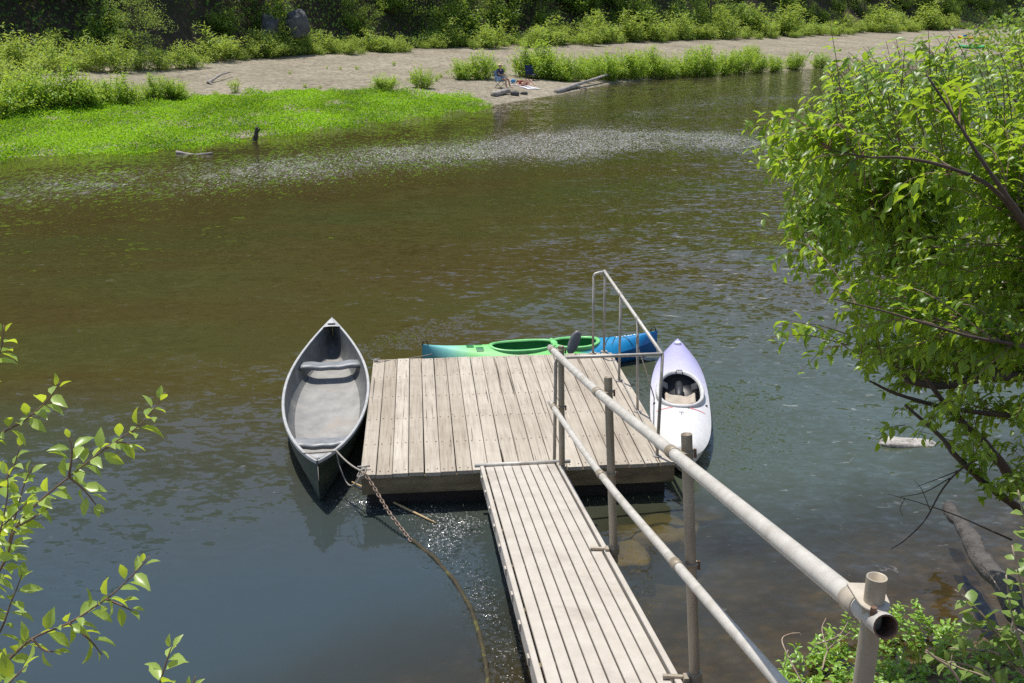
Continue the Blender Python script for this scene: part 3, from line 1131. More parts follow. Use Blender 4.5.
def kayak(name, label, loc, rz, L_, B_w, deckz, cock, mat, rimmat, inmat, bow=1.9, tip=.12, rocker=.06, pw=.8, rimh=1.0):
    root = thing(name, label, 'kayak', loc, rz)
    ns_, nv = 81, 33

    def hb(s):
        return B_w / 2 * max(1 - abs(s) ** bow, 0) ** pw + .004

    def dz(s):
        return deckz - .035 * (1 - s * s) + tip * abs(s) ** 3.5 * .45

    def kz(s):
        return -.07 + rocker * abs(s) ** 3 * 2.2

    def side_z(s):
        return kz(s) + (dz(s) - kz(s)) * .62
    Vt, Vb = [], []
    for s in np.linspace(-1, 1, ns_):
        for q in np.linspace(-1, 1, nv):
            cz = (1 - abs(q) ** 2.3)
            Vt.append((s * L_ / 2, q * hb(s), side_z(s) + (dz(s) - side_z(s)) * cz))
            Vb.append((s * L_ / 2, q * hb(s) , side_z(s) - (side_z(s) - kz(s)) * (1 - abs(q) ** 3.2)))
    Vt, Vb = np.array(Vt), np.array(Vb)
    sx = np.linspace(-1, 1, ns_)
    qx = np.linspace(-1, 1, nv)
    mask = np.ones((ns_ - 1, nv - 1), bool)
    for (c0, ax_, bx_) in cock:
        for a in range(ns_ - 1):
            for b in range(nv - 1):
                s = (sx[a] + sx[a + 1]) / 2
                q = (qx[b] + qx[b + 1]) / 2
                xx, yy = s * L_ / 2 - c0, q * hb(s)
                if (abs(xx) / ax_) ** 2.3 + (abs(yy) / bx_) ** 2.3 < .97:
                    mask[a, b] = False
    i, j = np.meshgrid(np.arange(ns_ - 1), np.arange(nv - 1), indexing='ij')
    q1 = np.stack([i * nv + j, i * nv + j + 1, (i + 1) * nv + j + 1, (i + 1) * nv + j], -1).reshape(-1, 4)
    qt = q1[mask.reshape(-1)][:, ::-1]
    np_mesh('deck', Vt, qt, mat[0], root, True)
    np_mesh('hull', Vb, q1, mat[1], root, True)
    for (c0, ax_, bx_) in cock:
        pts = []
        for t in np.linspace(0, 2 * math.pi, 41)[:-1]:
            ct, st = math.cos(t), math.sin(t)
            x = c0 + ax_ * math.copysign(abs(ct) ** (2 / 2.3), ct)
            y = bx_ * math.copysign(abs(st) ** (2 / 2.3), st)
            s = x / (L_ / 2)
            qq = min(abs(y) / hb(s), 1)
            z = side_z(s) + (dz(s) - side_z(s)) * (1 - qq ** 2.3)
            pts.append((x, y, z))
        P3 = np.array(pts)
        rows = []
        ctr = P3.mean(0)
        zr = P3[:, 2].max()
        zrim = P3[:, 2] * .5 + zr * .5
        for off, dzv in ((.038, -.004), (.04, .012), (.03, .026), (.012, .03), (-.006, .022), (-.014, -.01)):
            o_ = P3.copy()
            d = P3[:, :2] - ctr[:2]
            d = d / np.linalg.norm(d, axis=1, keepdims=True)
            o_[:, :2] += d * off
            o_[:, 2] = (P3[:, 2] - .012 if dzv < 0 and off > 0 else zrim) + dzv * (rimh if dzv > 0 else 1)
            rows.append(o_)
        grid_mesh('cockpit_rim', np.vstack(rows), 6, 40, rimmat, root, True, None, True)
        rows = []
        for f_, zz in ((.985, 0.005), (1.0, -.05), (.97, -.12), (.85, -.19)):
            o_ = P3.copy()
            o_[:, :2] = ctr[:2] + (P3[:, :2] - ctr[:2]) * f_
            o_[:, 2] = np.maximum(zrim + zz, .03 if zz < -.1 else .05)
            rows.append(o_)
        o_ = P3.copy()
        o_[:, :2] = ctr[:2] + (P3[:, :2] - ctr[:2]) * .02
        o_[:, 2] = .025
        rows.append(o_)
        grid_mesh('cockpit_tub', np.vstack(rows), 5, 40, inmat, root, True, None, True)
    return root, dict(hb=hb, dz=dz, side_z=side_z)


def grad_mat(name, stops, span, rough=.4, axis='X', spec=.5):
    """plastic whose colour blends along the hull"""
    m, nt, out = new_mat(name)
    tc = N(nt, 'ShaderNodeTexCoord')
    sp = N(nt, 'ShaderNodeSeparateXYZ')
    L(nt, tc.outputs['Object'], sp.inputs[0])
    nz = noise(nt, tc.outputs['Object'], 2.5, 4, .6, .3)
    f = math_(nt, 'MULTIPLY_ADD', sp.outputs[axis], 1 / span)
    f.node.inputs[2].default_value = .5
    g = math_(nt, 'MULTIPLY_ADD', nz.outputs['Fac'], .12)
    g.node.inputs[2].default_value = -.06
    f = math_(nt, 'ADD', f, g)
    col = ramp(nt, f, stops).outputs['Color']
    n2 = noise(nt, tc.outputs['Object'], 14, 5, .7)
    col = mixc(nt, .35, col, ramp(nt, n2.outputs['Fac'], [(.35, (.75, .75, .75)), (.65, (1.05, 1.05, 1.05))]).outputs['Color'], 'MULTIPLY')
    p = N(nt, 'ShaderNodeBsdfPrincipled')
    p.inputs['Roughness'].default_value = rough
    p.inputs['Specular IOR Level'].default_value = spec
    L(nt, col, p.inputs['Base Color'])
    L(nt, p.outputs[0], out.inputs['Surface'])
    return m


# blue and green kayak behind the dock: bow to the left
kb0, kb1 = PZ(424, 356, .3), PZ(662, 343, .28)
kc = (kb0 + kb1) / 2
KL = np.linalg.norm(kb1 - kb0)
ka = math.atan2(kb1[1] - kb0[1], kb1[0] - kb0[0])
M_KB = grad_mat('cyan_green_blue_plastic', [(.0, (.12, .44, .50)), (.13, (.26, .62, .46)), (.21, (.26, .68, .22)), (.64, (.14, .58, .12)), (.72, (.01, .26, .50)), (1, (.005, .18, .45))], KL, .35)
M_KBH = grad_mat('cyan_blue_hull', [(.0, (.14, .46, .50)), (.2, (.30, .68, .34)), (.62, (.24, .66, .26)), (.72, (.01, .15, .36)), (1, (.005, .11, .32))], KL, .35)
M_KGR = simple_mat('green_rim', (.14, .5, .14), (.24, .62, .22), 8, .35, 0, .1, .002)
M_KGI = simple_mat('green_cockpit', (.01, .13, .03), (.02, .2, .05), 6, .45, 0, .1, .002)
kayb, kf = kayak('sit_in_kayak', 'green and blue kayak moored behind the dock with open cockpit', (kc[0] - .04, kc[1] + .2, 0), ka, KL, .80, .34,
                 [(-.26, .43, .20), (.46, .30, .20)], (M_KB, M_KBH), M_KGR, M_KGI, 1.7, pw=.95, rimh=.45)
mb = MB()
mb.box((.17, 0, .2), (.05, .4, .22), bev=.012)
mb.build('seat_back', M_KGR, kayb)
for sg in (-1, 1):
    mb = MB()
    x0 = sg * (KL / 2 - .05)
    mb.tube([(x0 - .05, -.0, kf['dz'](.96) + .0), (x0 - .03, 0, kf['dz'](.97) + .05), (x0 + .01, 0, kf['dz'](.98) + .05), (x0 + .03, 0, kf['dz'](.98))], .008, 6)
    mb.build('carry_handle', M_BLACK, kayb, True)
mb = MB()
for (x, y0, y1) in ((.92, -.2, .2), (1.12, .17, -.17), (1.02, -.19, .19)):
    pts = []
    for q in np.linspace(0, 1, 9):
        yy = y0 + (y1 - y0) * q
        s = x / (KL / 2)
        z = kf['side_z'](s) + (kf['dz'](s) - kf['side_z'](s)) * (1 - min(1, abs(yy) / kf['hb'](s)) ** 2.3) + .006
        pts.append((x + (q - .5) * .22, yy, z))
    mb.tube(pts, .004, 5)
mb.build('deck_bungee', M_BLACK, kayb, True)


def deck_patch(mb, fk, L_, x0, x1, y0, y1, lift, mi=0, n=6):
    """quad patch that follows the deck"""
    vs = []
    for a in range(n + 1):
        for b in range(n + 1):
            x = x0 + (x1 - x0) * a / n
            y = y0 + (y1 - y0) * b / n
            s = x / (L_ / 2)
            z = fk['side_z'](s) + (fk['dz'](s) - fk['side_z'](s)) * (1 - min(1, abs(y) / fk['hb'](s)) ** 2.3) + lift
            vs.append((x, y, z))
    fs = [(a * (n + 1) + b, (a + 1) * (n + 1) + b, (a + 1) * (n + 1) + b + 1, a * (n + 1) + b + 1) for a in range(n) for b in range(n)]
    mb.add(vs, fs, mi)


# pale lettering strokes on the blue deck (an unreadable maker's mark)
mb = MB()
for k, (w, hgt) in enumerate([(.03, .05), (.018, .03), (.03, .03), (.018, .05), (.03, .03), (.018, .03), (.03, .04)]):
    deck_patch(mb, kf, KL, 1.02 + k * .042, 1.02 + k * .042 + w, -.02, -.02 + hgt, .005, 0, 2)
mb.build('deck_mark', simple_mat('pale_decal', (.4, .55, .6), (.55, .68, .7), 30, .5), kayb)
# grey recessed moulding left of the cockpit
mb = MB()
for (x, y) in ((-.86, .09), (-.86, -.09), (-.98, 0)):
    deck_patch(mb, kf, KL, x - .05, x + .05, y - .05, y + .05, .005, 0, 4)
mb.build('footwell_mould', M_KGI, kayb)

# white and lavender kayak right of the dock: bow away
w0, w1 = PZ(686, 454, .27), PZ(679, 342, .30)
wc = (w0 + w1) / 2
WL = np.linalg.norm(w1 - w0)
wa = math.atan2(w1[1] - w0[1], w1[0] - w0[0])
M_KW = grad_mat('white_lavender_plastic', [(.0, (.70, .69, .66)), (.5, (.68, .67, .69)), (.68, (.58, .56, .72)), (.85, (.44, .42, .66)), (1, (.38, .36, .6))], WL, .4)
M_KWR = simple_mat('grey_rim', (.5, .49, .47), (.66, .65, .63), 8, .4, 0, .1, .002)
M_KWI = simple_mat('black_cockpit', (.012, .012, .014), (.03, .03, .033), 8, .5, 0, .1, .002)
kayw, wf = kayak('river_kayak', 'white kayak fading to lavender at the bow beside the dock railing', (wc[0] - .02, wc[1], 0), wa, WL, .69, .30,
                 [(.08, .56, .25)], (M_KW, M_KW), M_KWR, M_KWI, 2.7, pw=.52)
mb = MB()
mb.tube([(.52, 0, .16), (.3, 0, .15), (.1, 0, .13)], [.05, .05, .045], 10)
mb.build('foam_pillar', M_BLACK, kayw, True)
M_PAD = simple_mat('tan_seat_pad', (.34, .28, .21), (.48, .42, .34), 14, .8, 0, .4, .004)
rows = []
for a in np.linspace(-1, 1, 7):
    for b in np.linspace(-1, 1, 9):
        rows.append((-.17 + a * .15, b * .18, .19 + .05 * b * b - .02 * (1 - a * a) + .01 * math.sin(5 * b + a)))
o = grid_mesh('seat_pad', np.array(rows), 7, 9, M_PAD, kayw)
o.modifiers.new('thick', 'SOLIDIFY').thickness = .03
mb = MB()
mb.tube([(-.28, -.21, .22), (-.40, -.1, .24), (-.43, 0, .25), (-.40, .1, .24), (-.28, .21, .22)], .018, 8)
mb.build('back_band', M_BLACK, kayw, True)
for sg in (-1, 1):
    mb = MB()
    mb.box((.3, sg * .18, .22), (.2, .07, .03), Matrix.Rotation(sg * .5, 3, 'X'), bev=.01)
    mb.build('thigh_brace', M_BLACK, kayw)
mb = MB()
x0 = WL / 2 - .17
mb.tube([(x0, 0, wf['dz'](x0 * 2 / WL) - .005), (x0, 0, wf['dz'](x0 * 2 / WL) + .03)], [.05, .035], 14)
mb.build('bow_cap', M_WHITE, kayw, True)
mb = MB()
mb.tube([(.62, -.04, wf['dz'](.35) + .005), (.65, -.03, wf['dz'](.35) + .028), (.65, .03, wf['dz'](.35) + .028), (.62, .04, wf['dz'](.35) + .005)], .008, 6)
mb.build('bow_bracket', M_BLACK, kayw, True)
mb = MB()
for k, w in enumerate([.02, .012, .02, .012, .02]):
    deck_patch(mb, wf, WL, -.52, -.47, .03 - k * .026 - w, .03 - k * .026, .004, 0, 2)
mb.build('maker_mark', M_BLACK, kayw)
for sg in (-1, 1):
    mb = MB()
    for k in range(8):
        y = sg * (.1 + k * .022)
        deck_patch(mb, wf, WL, -.52 + .004 * k, -.495 + .003 * k, min(y, y + sg * .021), max(y, y + sg * .021), .004, 0, 1)
    mb.build('red_stripe', M_RED, kayw)
mb = MB()
deck_patch(mb, wf, WL, -.74, -.66, -.006, .006, .004, 0, 2)
deck_patch(mb, wf, WL, -.665, -.65, -.03, .03, .0045, 0, 2)
mb.build('small_mark', M_GREY, kayw)
for sg in (-1, 1):
    mb = MB()
    mb.tube([(-.2, sg * .3, wf['side_z'](-.1) + .01), (-.2, sg * .3, wf['side_z'](-.1) + .05)], [.018, .014], 8)
    mb.build('deck_button', M_BLACK, kayw, True)

# paddle resting in the green kayak: only the upper blade shows
bl = PY(574, 343, kc[1] - .05)
pad = thing('paddle', 'grey paddle with rounded blade standing in the green kayak', 'paddle', tuple(bl), 0)
rows = []
for a in np.linspace(-1, 1, 9):
    w = .075 * max(1 - abs(a) ** 2.6, .02) ** .5
    for b in np.linspace(-1, 1, 7):
        rows.append((b * w + a * .05, a * .03 + .02 * b * b, a * .16))
o = grid_mesh('blade', np.array(rows), 9, 7, simple_mat('grey_blade', (.13, .135, .14), (.2, .2, .21), 12, .45), pad)
o.modifiers.new('thick', 'SOLIDIFY').thickness = .008
mb = MB()
mb.tube([(-.05, -.03, -.14), (-.12, -.06, -.32)], .014, 8)
mb.build('shaft', M_BLACK, pad, True)

# ------------------------------------------------------------------ chain, ropes, stick
c0 = PZ(363, 472, ZD + .03)
c1_ = PZ(413, 543, 0.0)
path = smooth_path([c0, PZ(372, 482, .33) + np.array([0, -.03, 0]), c0 * .45 + c1_ * .55 + np.array([0, 0, -.035]), c1_ + np.array([0, 0, .0])], 40)
sl = np.concatenate([[0], np.cumsum(np.linalg.norm(np.diff(path, axis=0), axis=1))])
step = .036
mb = MB()
k = 0
for s in np.arange(0, sl[-1], step):
    p = np.array([np.interp(s, sl, path[:, i]) for i in range(3)])
    q = np.array([np.interp(min(s + .01, sl[-1]), sl, path[:, i]) for i in range(3)])
    t = Vector(q - p)
    if t.length < 1e-6:
        t = Vector(path[-1] - path[-5])
    t.normalize()
    a = t.cross(Vector((0, 0, 1))).normalized()
    b = t.cross(a)
    if k % 2:
        a, b = b, -a
    k += 1
    pts = []
    for w in np.linspace(0, 2 * math.pi, 11):
        pts.append(Vector(p) + t * (math.cos(w) * .027) + a * (math.sin(w) * .0155))
    mb.tube(pts, .0052, 5, cap=False)
tag(mb.build('chain', simple_mat('rusty_chain', (.2, .13, .09), (.42, .33, .26), 60, .7, .3, .4, .002), None, True), 'rusty mooring chain hanging from dock corner into the water', 'chain')
wp = [PZ(*q, .004) for q in [(411, 540), (432, 556), (455, 582), (472, 612), (482, 645), (488, 680), (490, 705)]]
wp = smooth_path(wp, 8)
mb = MB()
mb.tube([(p[0], p[1], .002 + .008 * math.sin(i_ * .9)) for i_, p in enumerate(wp)], [.013 + .010 * abs(math.sin(i_ * 1.7)) for i_ in range(len(wp))], 8)
tag(mb.build('weedy_rope', M_WEED, None, True), 'brown weed covered rope curving away underwater from the chain end', 'rope')
# rope from canoe to dock cleat
def Cw(x, s, z):
    return np.array(canoe.matrix_basis @ Vector((x, s * CL, z)))


canoe.rotation_euler = (0, 0, ca)
bpy.context.view_layer.update()
cm = Matrix.Translation((cc[0], cc[1], 0)) @ Matrix.Rotation(ca, 4, 'Z')


def Cw(x, s, z):
    return np.array(cm @ Vector((x, s * CL, z)))


r0, r1 = Cw(-.16, -.885, c_top(-.88) + .02), Cw(.17, -.885, c_top(.88) + .025)
cl_w = PZ(362, 471, ZD + .04)
mb = MB()
mb.tube(np.vstack([curve_pts(r0, r1, 5, .005), curve_pts(r1, cl_w, 10, .03)[1:]]), .0085, 6)
mb.tube(smooth_path([r1, r1 + np.array([.03, -.03, -.16]), r1 * .55 + cl_w * .45 + np.array([0, -.03, -.25]), cl_w + np.array([-.05, -.03, -.1]), cl_w], 7), .007, 6)
mb.tube(smooth_path([cl_w + np.array([-.03, 0, 0]), cl_w + np.array([.03, .02, .01]), cl_w + np.array([.02, -.02, -.03]), cl_w + np.array([-.04, -.02, -.05]), cl_w + np.array([-.02, .01, -.01])], 5), .01, 6)
tag(mb.build('mooring_rope', M_ROPE, None, True), 'pale rope tying the canoe to the dock corner', 'rope')
# cane floating in front of dock
a, b = PZ(352, 482, .03), PZ(436, 523, .012)
mb = MB()
mb.tube(curve_pts(a, b, 7, .0, .002), [.008, .011, .012, .012, .011, .01, .007], 6)
tag(mb.build('floating_cane', simple_mat('yellow_cane', (.4, .28, .13), (.55, .42, .22), 15, .6), None, True), 'thin tan cane floating across the chain in front of dock', 'stick')
# kayak line from the railing
top = np.array(dock.matrix_basis @ Vector((0, 0, 0)))
dm = Matrix.Translation((A_[0], A_[1], 0)) @ Matrix.Rotation(ang, 4, 'Z')
sp = side[0]
t_ = (sp.y - c1.y) / (c2.y - c1.y)
ptop = np.array(dm @ Vector((c1.x + (c2.x - c1.x) * t_, sp.y, c1.z + (c2.z - c1.z) * t_ - .02)))
kpt = np.array(Matrix.Translation((wc[0] - .02, wc[1], 0)) @ Matrix.Rotation(wa, 4, 'Z') @ Vector((.0, .3, wf['side_z'](0) + .03)))
mb = MB()
mb.tube(smooth_path([ptop + [0, 0, .03], ptop + [.015, -.01, -.1], ptop + [.0, -.01, -.25], (ptop + kpt) / 2 + [-.02, 0, -.05], kpt], 6), .008, 6)
tag(mb.build('kayak_line', M_ROPE, None, True), 'pale line hanging from the dock railing to the white kayak', 'rope')
# long thin line from back cleat along to green kayak
mb = MB()
mb.tube(curve_pts(PZ(376, 361, ZD + .03), PZ(432, 354, .34), 8, .02), .006, 5)
tag(mb.build('kayak_tether', M_ROPE, None, True), 'thin tether along the back edge of dock to the green kayak bow', 'rope')

# ------------------------------------------------------------------ vegetation: leaf materials
M_L_NEAR = leaf_mat('fresh_leaf', (.17, .29, .04), (.40, .54, .15), (.72, .85, .05), .45, .33, .6)
M_L_TREE = leaf_mat('tree_leaf', (.026, .085, .012), (.22, .34, .04), (.56, .78, .045), .45, .38, .5)
M_L_WILLOW = leaf_mat('willow_leaf', (.15, .26, .05), (.38, .52, .12), (.60, .74, .09), .4, .5, .3)
M_L_BUSH = leaf_mat('bush_leaf', (.13, .26, .03), (.36, .54, .06), (.60, .78, .06), .4, .5, .3)
M_L_COVER = leaf_mat('waterweed_leaf', (.055, .19, .006), (.30, .54, .025), (.48, .76, .025), .4, .5, .25)
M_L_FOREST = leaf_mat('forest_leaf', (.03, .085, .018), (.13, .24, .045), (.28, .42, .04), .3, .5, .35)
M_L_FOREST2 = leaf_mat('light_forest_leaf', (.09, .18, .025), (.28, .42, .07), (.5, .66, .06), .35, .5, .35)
M_L_SLOPE = leaf_mat('slope_leaf', (.07, .15, .022), (.24, .37, .06), (.42, .58, .06), .38, .5, .35)
M_L_BANK = leaf_mat('bank_leaf', (.10, .25, .02), (.32, .52, .08), (.55, .72, .05), .35, .33, .5)


def stems_leaves(shoots, per_m, ll, lw, spread=.9, droop=.25, start=.15, jitter=.02):
    """shoots: list of point arrays. Returns leaf arrays along them."""
    P, A_x, Nn, Le, Wi, Va = [], [], [], [], [], []
    for sh in shoots:
        seg = np.linalg.norm(np.diff(sh, axis=0), axis=1)
        cs = np.concatenate([[0], np.cumsum(seg)])
        n = max(3, int(cs[-1] * per_m))
        ts = (start + (1 - start) * (np.arange(n) + rng.random(n) * .6) / n) * cs[-1]
        pos = np.stack([np.interp(ts, cs, sh[:, i]) for i in range(3)], -1)
        idx = np.clip(np.searchsorted(cs, ts) - 1, 0, len(seg) - 1)
        tan = unit(sh[idx + 1] - sh[idx])
        ref = unit(np.cross(tan, np.tile([0, 0, 1.0], (n, 1))) + 1e-3)
        b2 = np.cross(tan, ref)
        phi = np.arange(n) * 2.4 + rng.random(n) * 1.2 + rng.random() * 6
        rad = ref * np.cos(phi)[:, None] + b2 * np.sin(phi)[:, None]
        ax = unit(tan * (1 - spread * .55) + rad * spread)
        ax[:, 2] -= droop
        ax = unit(ax)
        nn = np.tile([0, 0, 1.0], (n, 1)) + rng.normal(size=(n, 3)) * .35 + tan * .3
        frac = ts / cs[-1]
        sz = (.75 + .5 * rng.random(n)) * (1 - .35 * np.clip((frac - .8) / .2, 0, 1))
        P.append(pos + rng.normal(size=(n, 3)) * jitter)
        A_x.append(ax)
        Nn.append(nn)
        Le.append(ll * sz)
        Wi.append(lw * sz)
        Va.append(np.clip(rng.random(n) * .7 + .3 * frac, 0, 1))
    return [np.concatenate(x) for x in (P, A_x, Nn, Le, Wi, Va)]


def bush_proto(seed, h, r, nsh, per_m, ll, lw, mat, spread=.8, lean=.8):
    """upright feathery bush: returns (stem mesh, leaf mesh) objects unparented"""
    global rng
    keep = rng
    rng = np.random.default_rng(seed)
    shoots = []
    mb = MB()
    for k in range(nsh):
        a = rng.random() * 2 * math.pi
        q = math.sqrt(rng.random())
        base = np.array([math.cos(a), math.sin(a), 0]) * r * .35 * q
        out_ = np.array([math.cos(a), math.sin(a), 0]) * r * q
        hh = h * (1 - .45 * q ** 2) * (.45 + .7 * rng.random())
        p1 = base + np.array([0, 0, 0])
        p2 = base * .5 + out_ * .5 * lean + np.array([0, 0, hh * .55])
        p3 = out_ * lean * 1.1 + np.array([0, 0, hh]) + rng.normal(size=3) * .06 * h
        sh = smooth_path([p1, p2, p3], 4)
        shoots.append(sh)
        mb.tube(sh, np.linspace(.012 * h / 2, .004, len(sh)), 3)
        for _ in range(3):
            i0 = rng.integers(3, len(sh) - 1)
            d = rnd_dirs(1, .35)[0] * h * (.16 + .14 * rng.random())
            shoots.append(np.array([sh[i0], sh[i0] + d * .55, sh[i0] + d + [0, 0, .03 * h]]))
    arr = stems_leaves(shoots, per_m, ll, lw, spread, .05, .06, .05)
    rng = keep
    return mb, arr


def make_bush(name, label, cat, group, seed, h, r, nsh, per_m, ll, lw, mat, loc, **kw):
    root = thing(name, label, cat, loc, 0, group)
    mb, arr = bush_proto(seed, h, r, nsh, per_m, ll, lw, mat, **kw)
    mb.build('stems', M_TWIG, root)
    leaf_cloud('foliage', *arr, mat, root)
    return root


def gz(x, y):
    return float(ground_z(x, y))


def at_ground(px, py):
    """world point where the sight line through a picture point meets the terrain"""
    r = ray(px, py)
    o_ = np.array([0, 0, H])
    last = 5.0
    for t in np.concatenate([np.arange(5, 60, .25), np.arange(60, 260, .5)]):
        p_ = o_ + r * t
        if p_[2] < gz(p_[0], p_[1]):
            return p_
    return o_ + r * 200


# far bushes: prototypes, then copies
PROT = {}


def place(kind, px, py, hpx, label, group, cat='bush', wide=1.0):
    """kind prototypes are 1 m tall; hpx = height in picture"""
    p_ = at_ground(px, py)
    d = p_[1] * CT - (p_[2] - H) * ST
    hh = hpx / 1000 * d
    s = (hh * wide * random.uniform(.9, 1.15), hh * wide * random.uniform(.9, 1.15), hh)
    var = random.randrange(4)
    key = (kind, var)
    if key not in PROT:
        if kind == 'willow':
            PROT[key] = make_bush('willow_bush', label, cat, group, 100 + var, 1.0, .55, 19, 40, .11, .028, M_L_WILLOW, (0, 0, 0))
        elif kind == 'bush':
            PROT[key] = make_bush('riverside_bush', label, cat, group, 200 + var, 1.0, .62, 40, 40, .085, .040, M_L_BUSH, (0, 0, 0), lean=1.0)
        elif kind == 'weed':
            PROT[key] = make_bush('weed_clump', label, cat, group, 300 + var, 1.0, .5, 10, 18, .16, .05, M_L_BUSH, (0, 0, 0), lean=1.0)
        o_ = PROT[key]
        o_.scale = s
        o_.location = (p_[0], p_[1], p_[2] - .05)
        o_.rotation_euler = (0, 0, random.random() * 6.28)
        return o_
    return dup(PROT[key], (p_[0], p_[1], p_[2] - .05), random.random() * 6.28, s, label, group)


# row behind the gravel bar
gb = 'willow bushes in the row behind the gravel bar'
lb = 'feathery pale green willow in the row along the far edge of the gravel'
x = 205.0
while x < 960:
    base = np.interp(x, [60, 100, 200, 300, 400, 500, 600, 700, 800, 900, 960], [71, 69, 63, 57, 53, 48.5, 45, 41.5, 38, 34, 31.5])
    o = place('willow', x, base - random.uniform(0, 4.5), random.choice((9, 12, 15, 18, 21, 29)) * (1.2 if x < 350 else 1), lb, gb, wide=1.35)
    x += random.uniform(4.5, 9)
for (px, py, hp) in [(258, 56, 30), (272, 56, 24), (289, 55, 30), (303, 55, 24), (280, 54, 34)]:
    place('willow', px, py, hp, lb, gb, wide=1.1)
# left thicket
gl_ = 'bushes in the thicket at the left end of the gravel'
ll_ = 'tall pale green willow in the thicket left of the gravel bar'
for (px, py, hp) in [(4, 70, 40), (25, 68, 36), (45, 72, 34), (62, 75, 34), (80, 70, 34), (98, 72, 30), (118, 72, 30), (140, 70, 30), (160, 70, 26), (182, 69, 26),
                     (10, 90, 36), (30, 88, 34), (-6, 95, 40), (-10, 78, 44), (55, 62, 30), (95, 60, 26), (195, 68, 24)]:
    place('willow', px, py, hp, ll_, gl_, wide=1.2)
gf = 'bushes between the waterweed and the gravel'
lf = 'rounded green bush at the left upper edge of the bright waterweed'
for (px, py, hp) in [(5, 118, 36), (25, 115, 42), (48, 113, 45), (70, 112, 42), (84, 110, 36), (98, 108, 30), (113, 106, 30), (130, 105, 28), (150, 103, 26), (165, 102, 28), (178, 101, 22), (-12, 122, 40)]:
    place('bush', px, py, hp, lf, gf, wide=1.0)
# right riverside row
gr_ = 'bushes along the water right of the people'
lr_ = 'dense yellow green riverside bush in the row right of the people'
for (px, py, hp) in [(528, 77, 30), (542, 79, 33), (557, 81, 31), (573, 81, 26), (588, 80, 22), (604, 79.5, 28), (619, 79, 30), (634, 79, 29), (650, 78.5, 28), (663, 78, 24),
                     (684, 77, 26), (697, 76.5, 32), (711, 76, 26), (726, 75, 25), (740, 74, 28), (756, 73, 22), (774, 72, 18), (795, 70.5, 20), (820, 68.5, 17), (590, 76, 24), (645, 74, 24), (752, 62, 18), (540, 73, 28), (672, 78, 14), (566, 82, 12), (610, 81, 12)]:
    place('bush', px, py, hp, lr_, gr_, wide=1.0)
place('bush', 482, 80, 30, 'leafy bush just behind the seated person in the hat', None)
place('bush', 462, 80, 22, 'small bush left of the bush behind the seated person', None)
place('bush', 422, 88, 22, 'small round bush standing alone in the middle of the gravel', None)
place('bush', 385, 91, 18, 'low wide bush on gravel beside the waterweed tip', None, wide=1.5)
place('bush', 498, 76, 14, 'yellowish low bush between the seated person and the empty chair', None)
gw_ = 'tiny weed tufts on the gravel bar'
for (px, py, hp) in [(394, 66, 6), (357, 70, 6), (340, 70, 5), (327, 69, 4), (235, 93, 16), (248, 94, 8), (305, 88, 6), (320, 89, 5), (215, 97, 9), (437, 82, 8), (440, 78, 7), (520, 83, 6), (290, 74, 5)]:
    place('weed', px, py, hp, 'tiny green weed tuft growing on the bare gravel', gw_, 'plant')

# shrubs on the shaded slope
gs_ = 'shrubs on the slope behind the gravel'
lsb = 'mid green leafy shrub on the earthy slope above the back willow row'
sp_proto = []
for k in range(54):
    xx = -34 + 2.35 * k + random.uniform(-1, 1)
    yy = float(np.interp(xx, BX, BY)) + random.uniform(7.5, 15)
    hh = random.uniform(1.6, 3.6)
    zz_ = gz(xx, yy) - .1
    sc_ = (hh * random.uniform(.8, 1.2), hh, hh)
    if k < 3:
        o_ = make_bush('slope_shrub', lsb, 'shrub', gs_, 400 + k, 1.0, .62, 34, 36, .10, .055, M_L_SLOPE, (xx, yy, zz_), lean=1.0)
        o_.scale = sc_
        sp_proto.append(o_)
    else:
        dup(sp_proto[k % 3], (xx, yy, zz_), random.random() * 6.28, sc_, lsb, gs_)

# waterweed carpet
poly = np.array([(-60, 128), (0, 120), (60, 114), (110, 108), (180, 99), (240, 96), (300, 92), (370, 93), (430, 96), (475, 103), (492, 108), (440, 117), (400, 122), (330, 131), (250, 141), (170, 150), (100, 156.5), (0, 163), (-60, 167)], float)


def in_poly(x, y, pl):
    c = np.zeros(x.shape, bool)
    j = len(pl) - 1
    for i in range(len(pl)):
        xi, yi = pl[i]
        xj, yj = pl[j]
        c ^= ((yi > y) != (yj > y)) & (x < (xj - xi) * (y - yi) / (yj - yi + 1e-12) + xi)
        j = i
    return c


wpoly = np.array([at_ground(*q)[:2] if q[1] < 110 and q[0] < 440 else PZ(*q, 0.0)[:2] for q in poly])
n = 230000
bx0, bx1, by0, by1 = wpoly[:, 0].min(), wpoly[:, 0].max(), wpoly[:, 1].min(), wpoly[:, 1].max()
cand = np.stack([rng.uniform(bx0, bx1, n), rng.uniform(by0, by1, n)], -1)
cand = cand[in_poly(cand[:, 0] + rng.normal(size=n) * .22 + 2.2 * (fbm(cand[:, 0] * .8, cand[:, 1] * .8, 3, 13) - .5), cand[:, 1] + rng.normal(size=n) * .22 + 2.2 * (fbm(cand[:, 0] * .8, cand[:, 1] * .8, 3, 14) - .5), wpoly)]
cand = cand[fbm(cand[:, 0] * .7, cand[:, 1] * .45, 3, 23) + .25 * rng.random(len(cand)) > .375]
cand = cand[:140000]
hgt = .04 + .5 * np.clip(fbm(cand[:, 0] * 1.1, cand[:, 1] * .8, 3, 41) - .25, 0, 1) * (0.5 + rng.random(len(cand)))
pos = np.stack([cand[:, 0], cand[:, 1], np.maximum(ground_z(cand[:, 0], cand[:, 1]), 0) + hgt * rng.random(len(cand)) ** .5], -1)
ax = rnd_dirs(len(pos), .3)
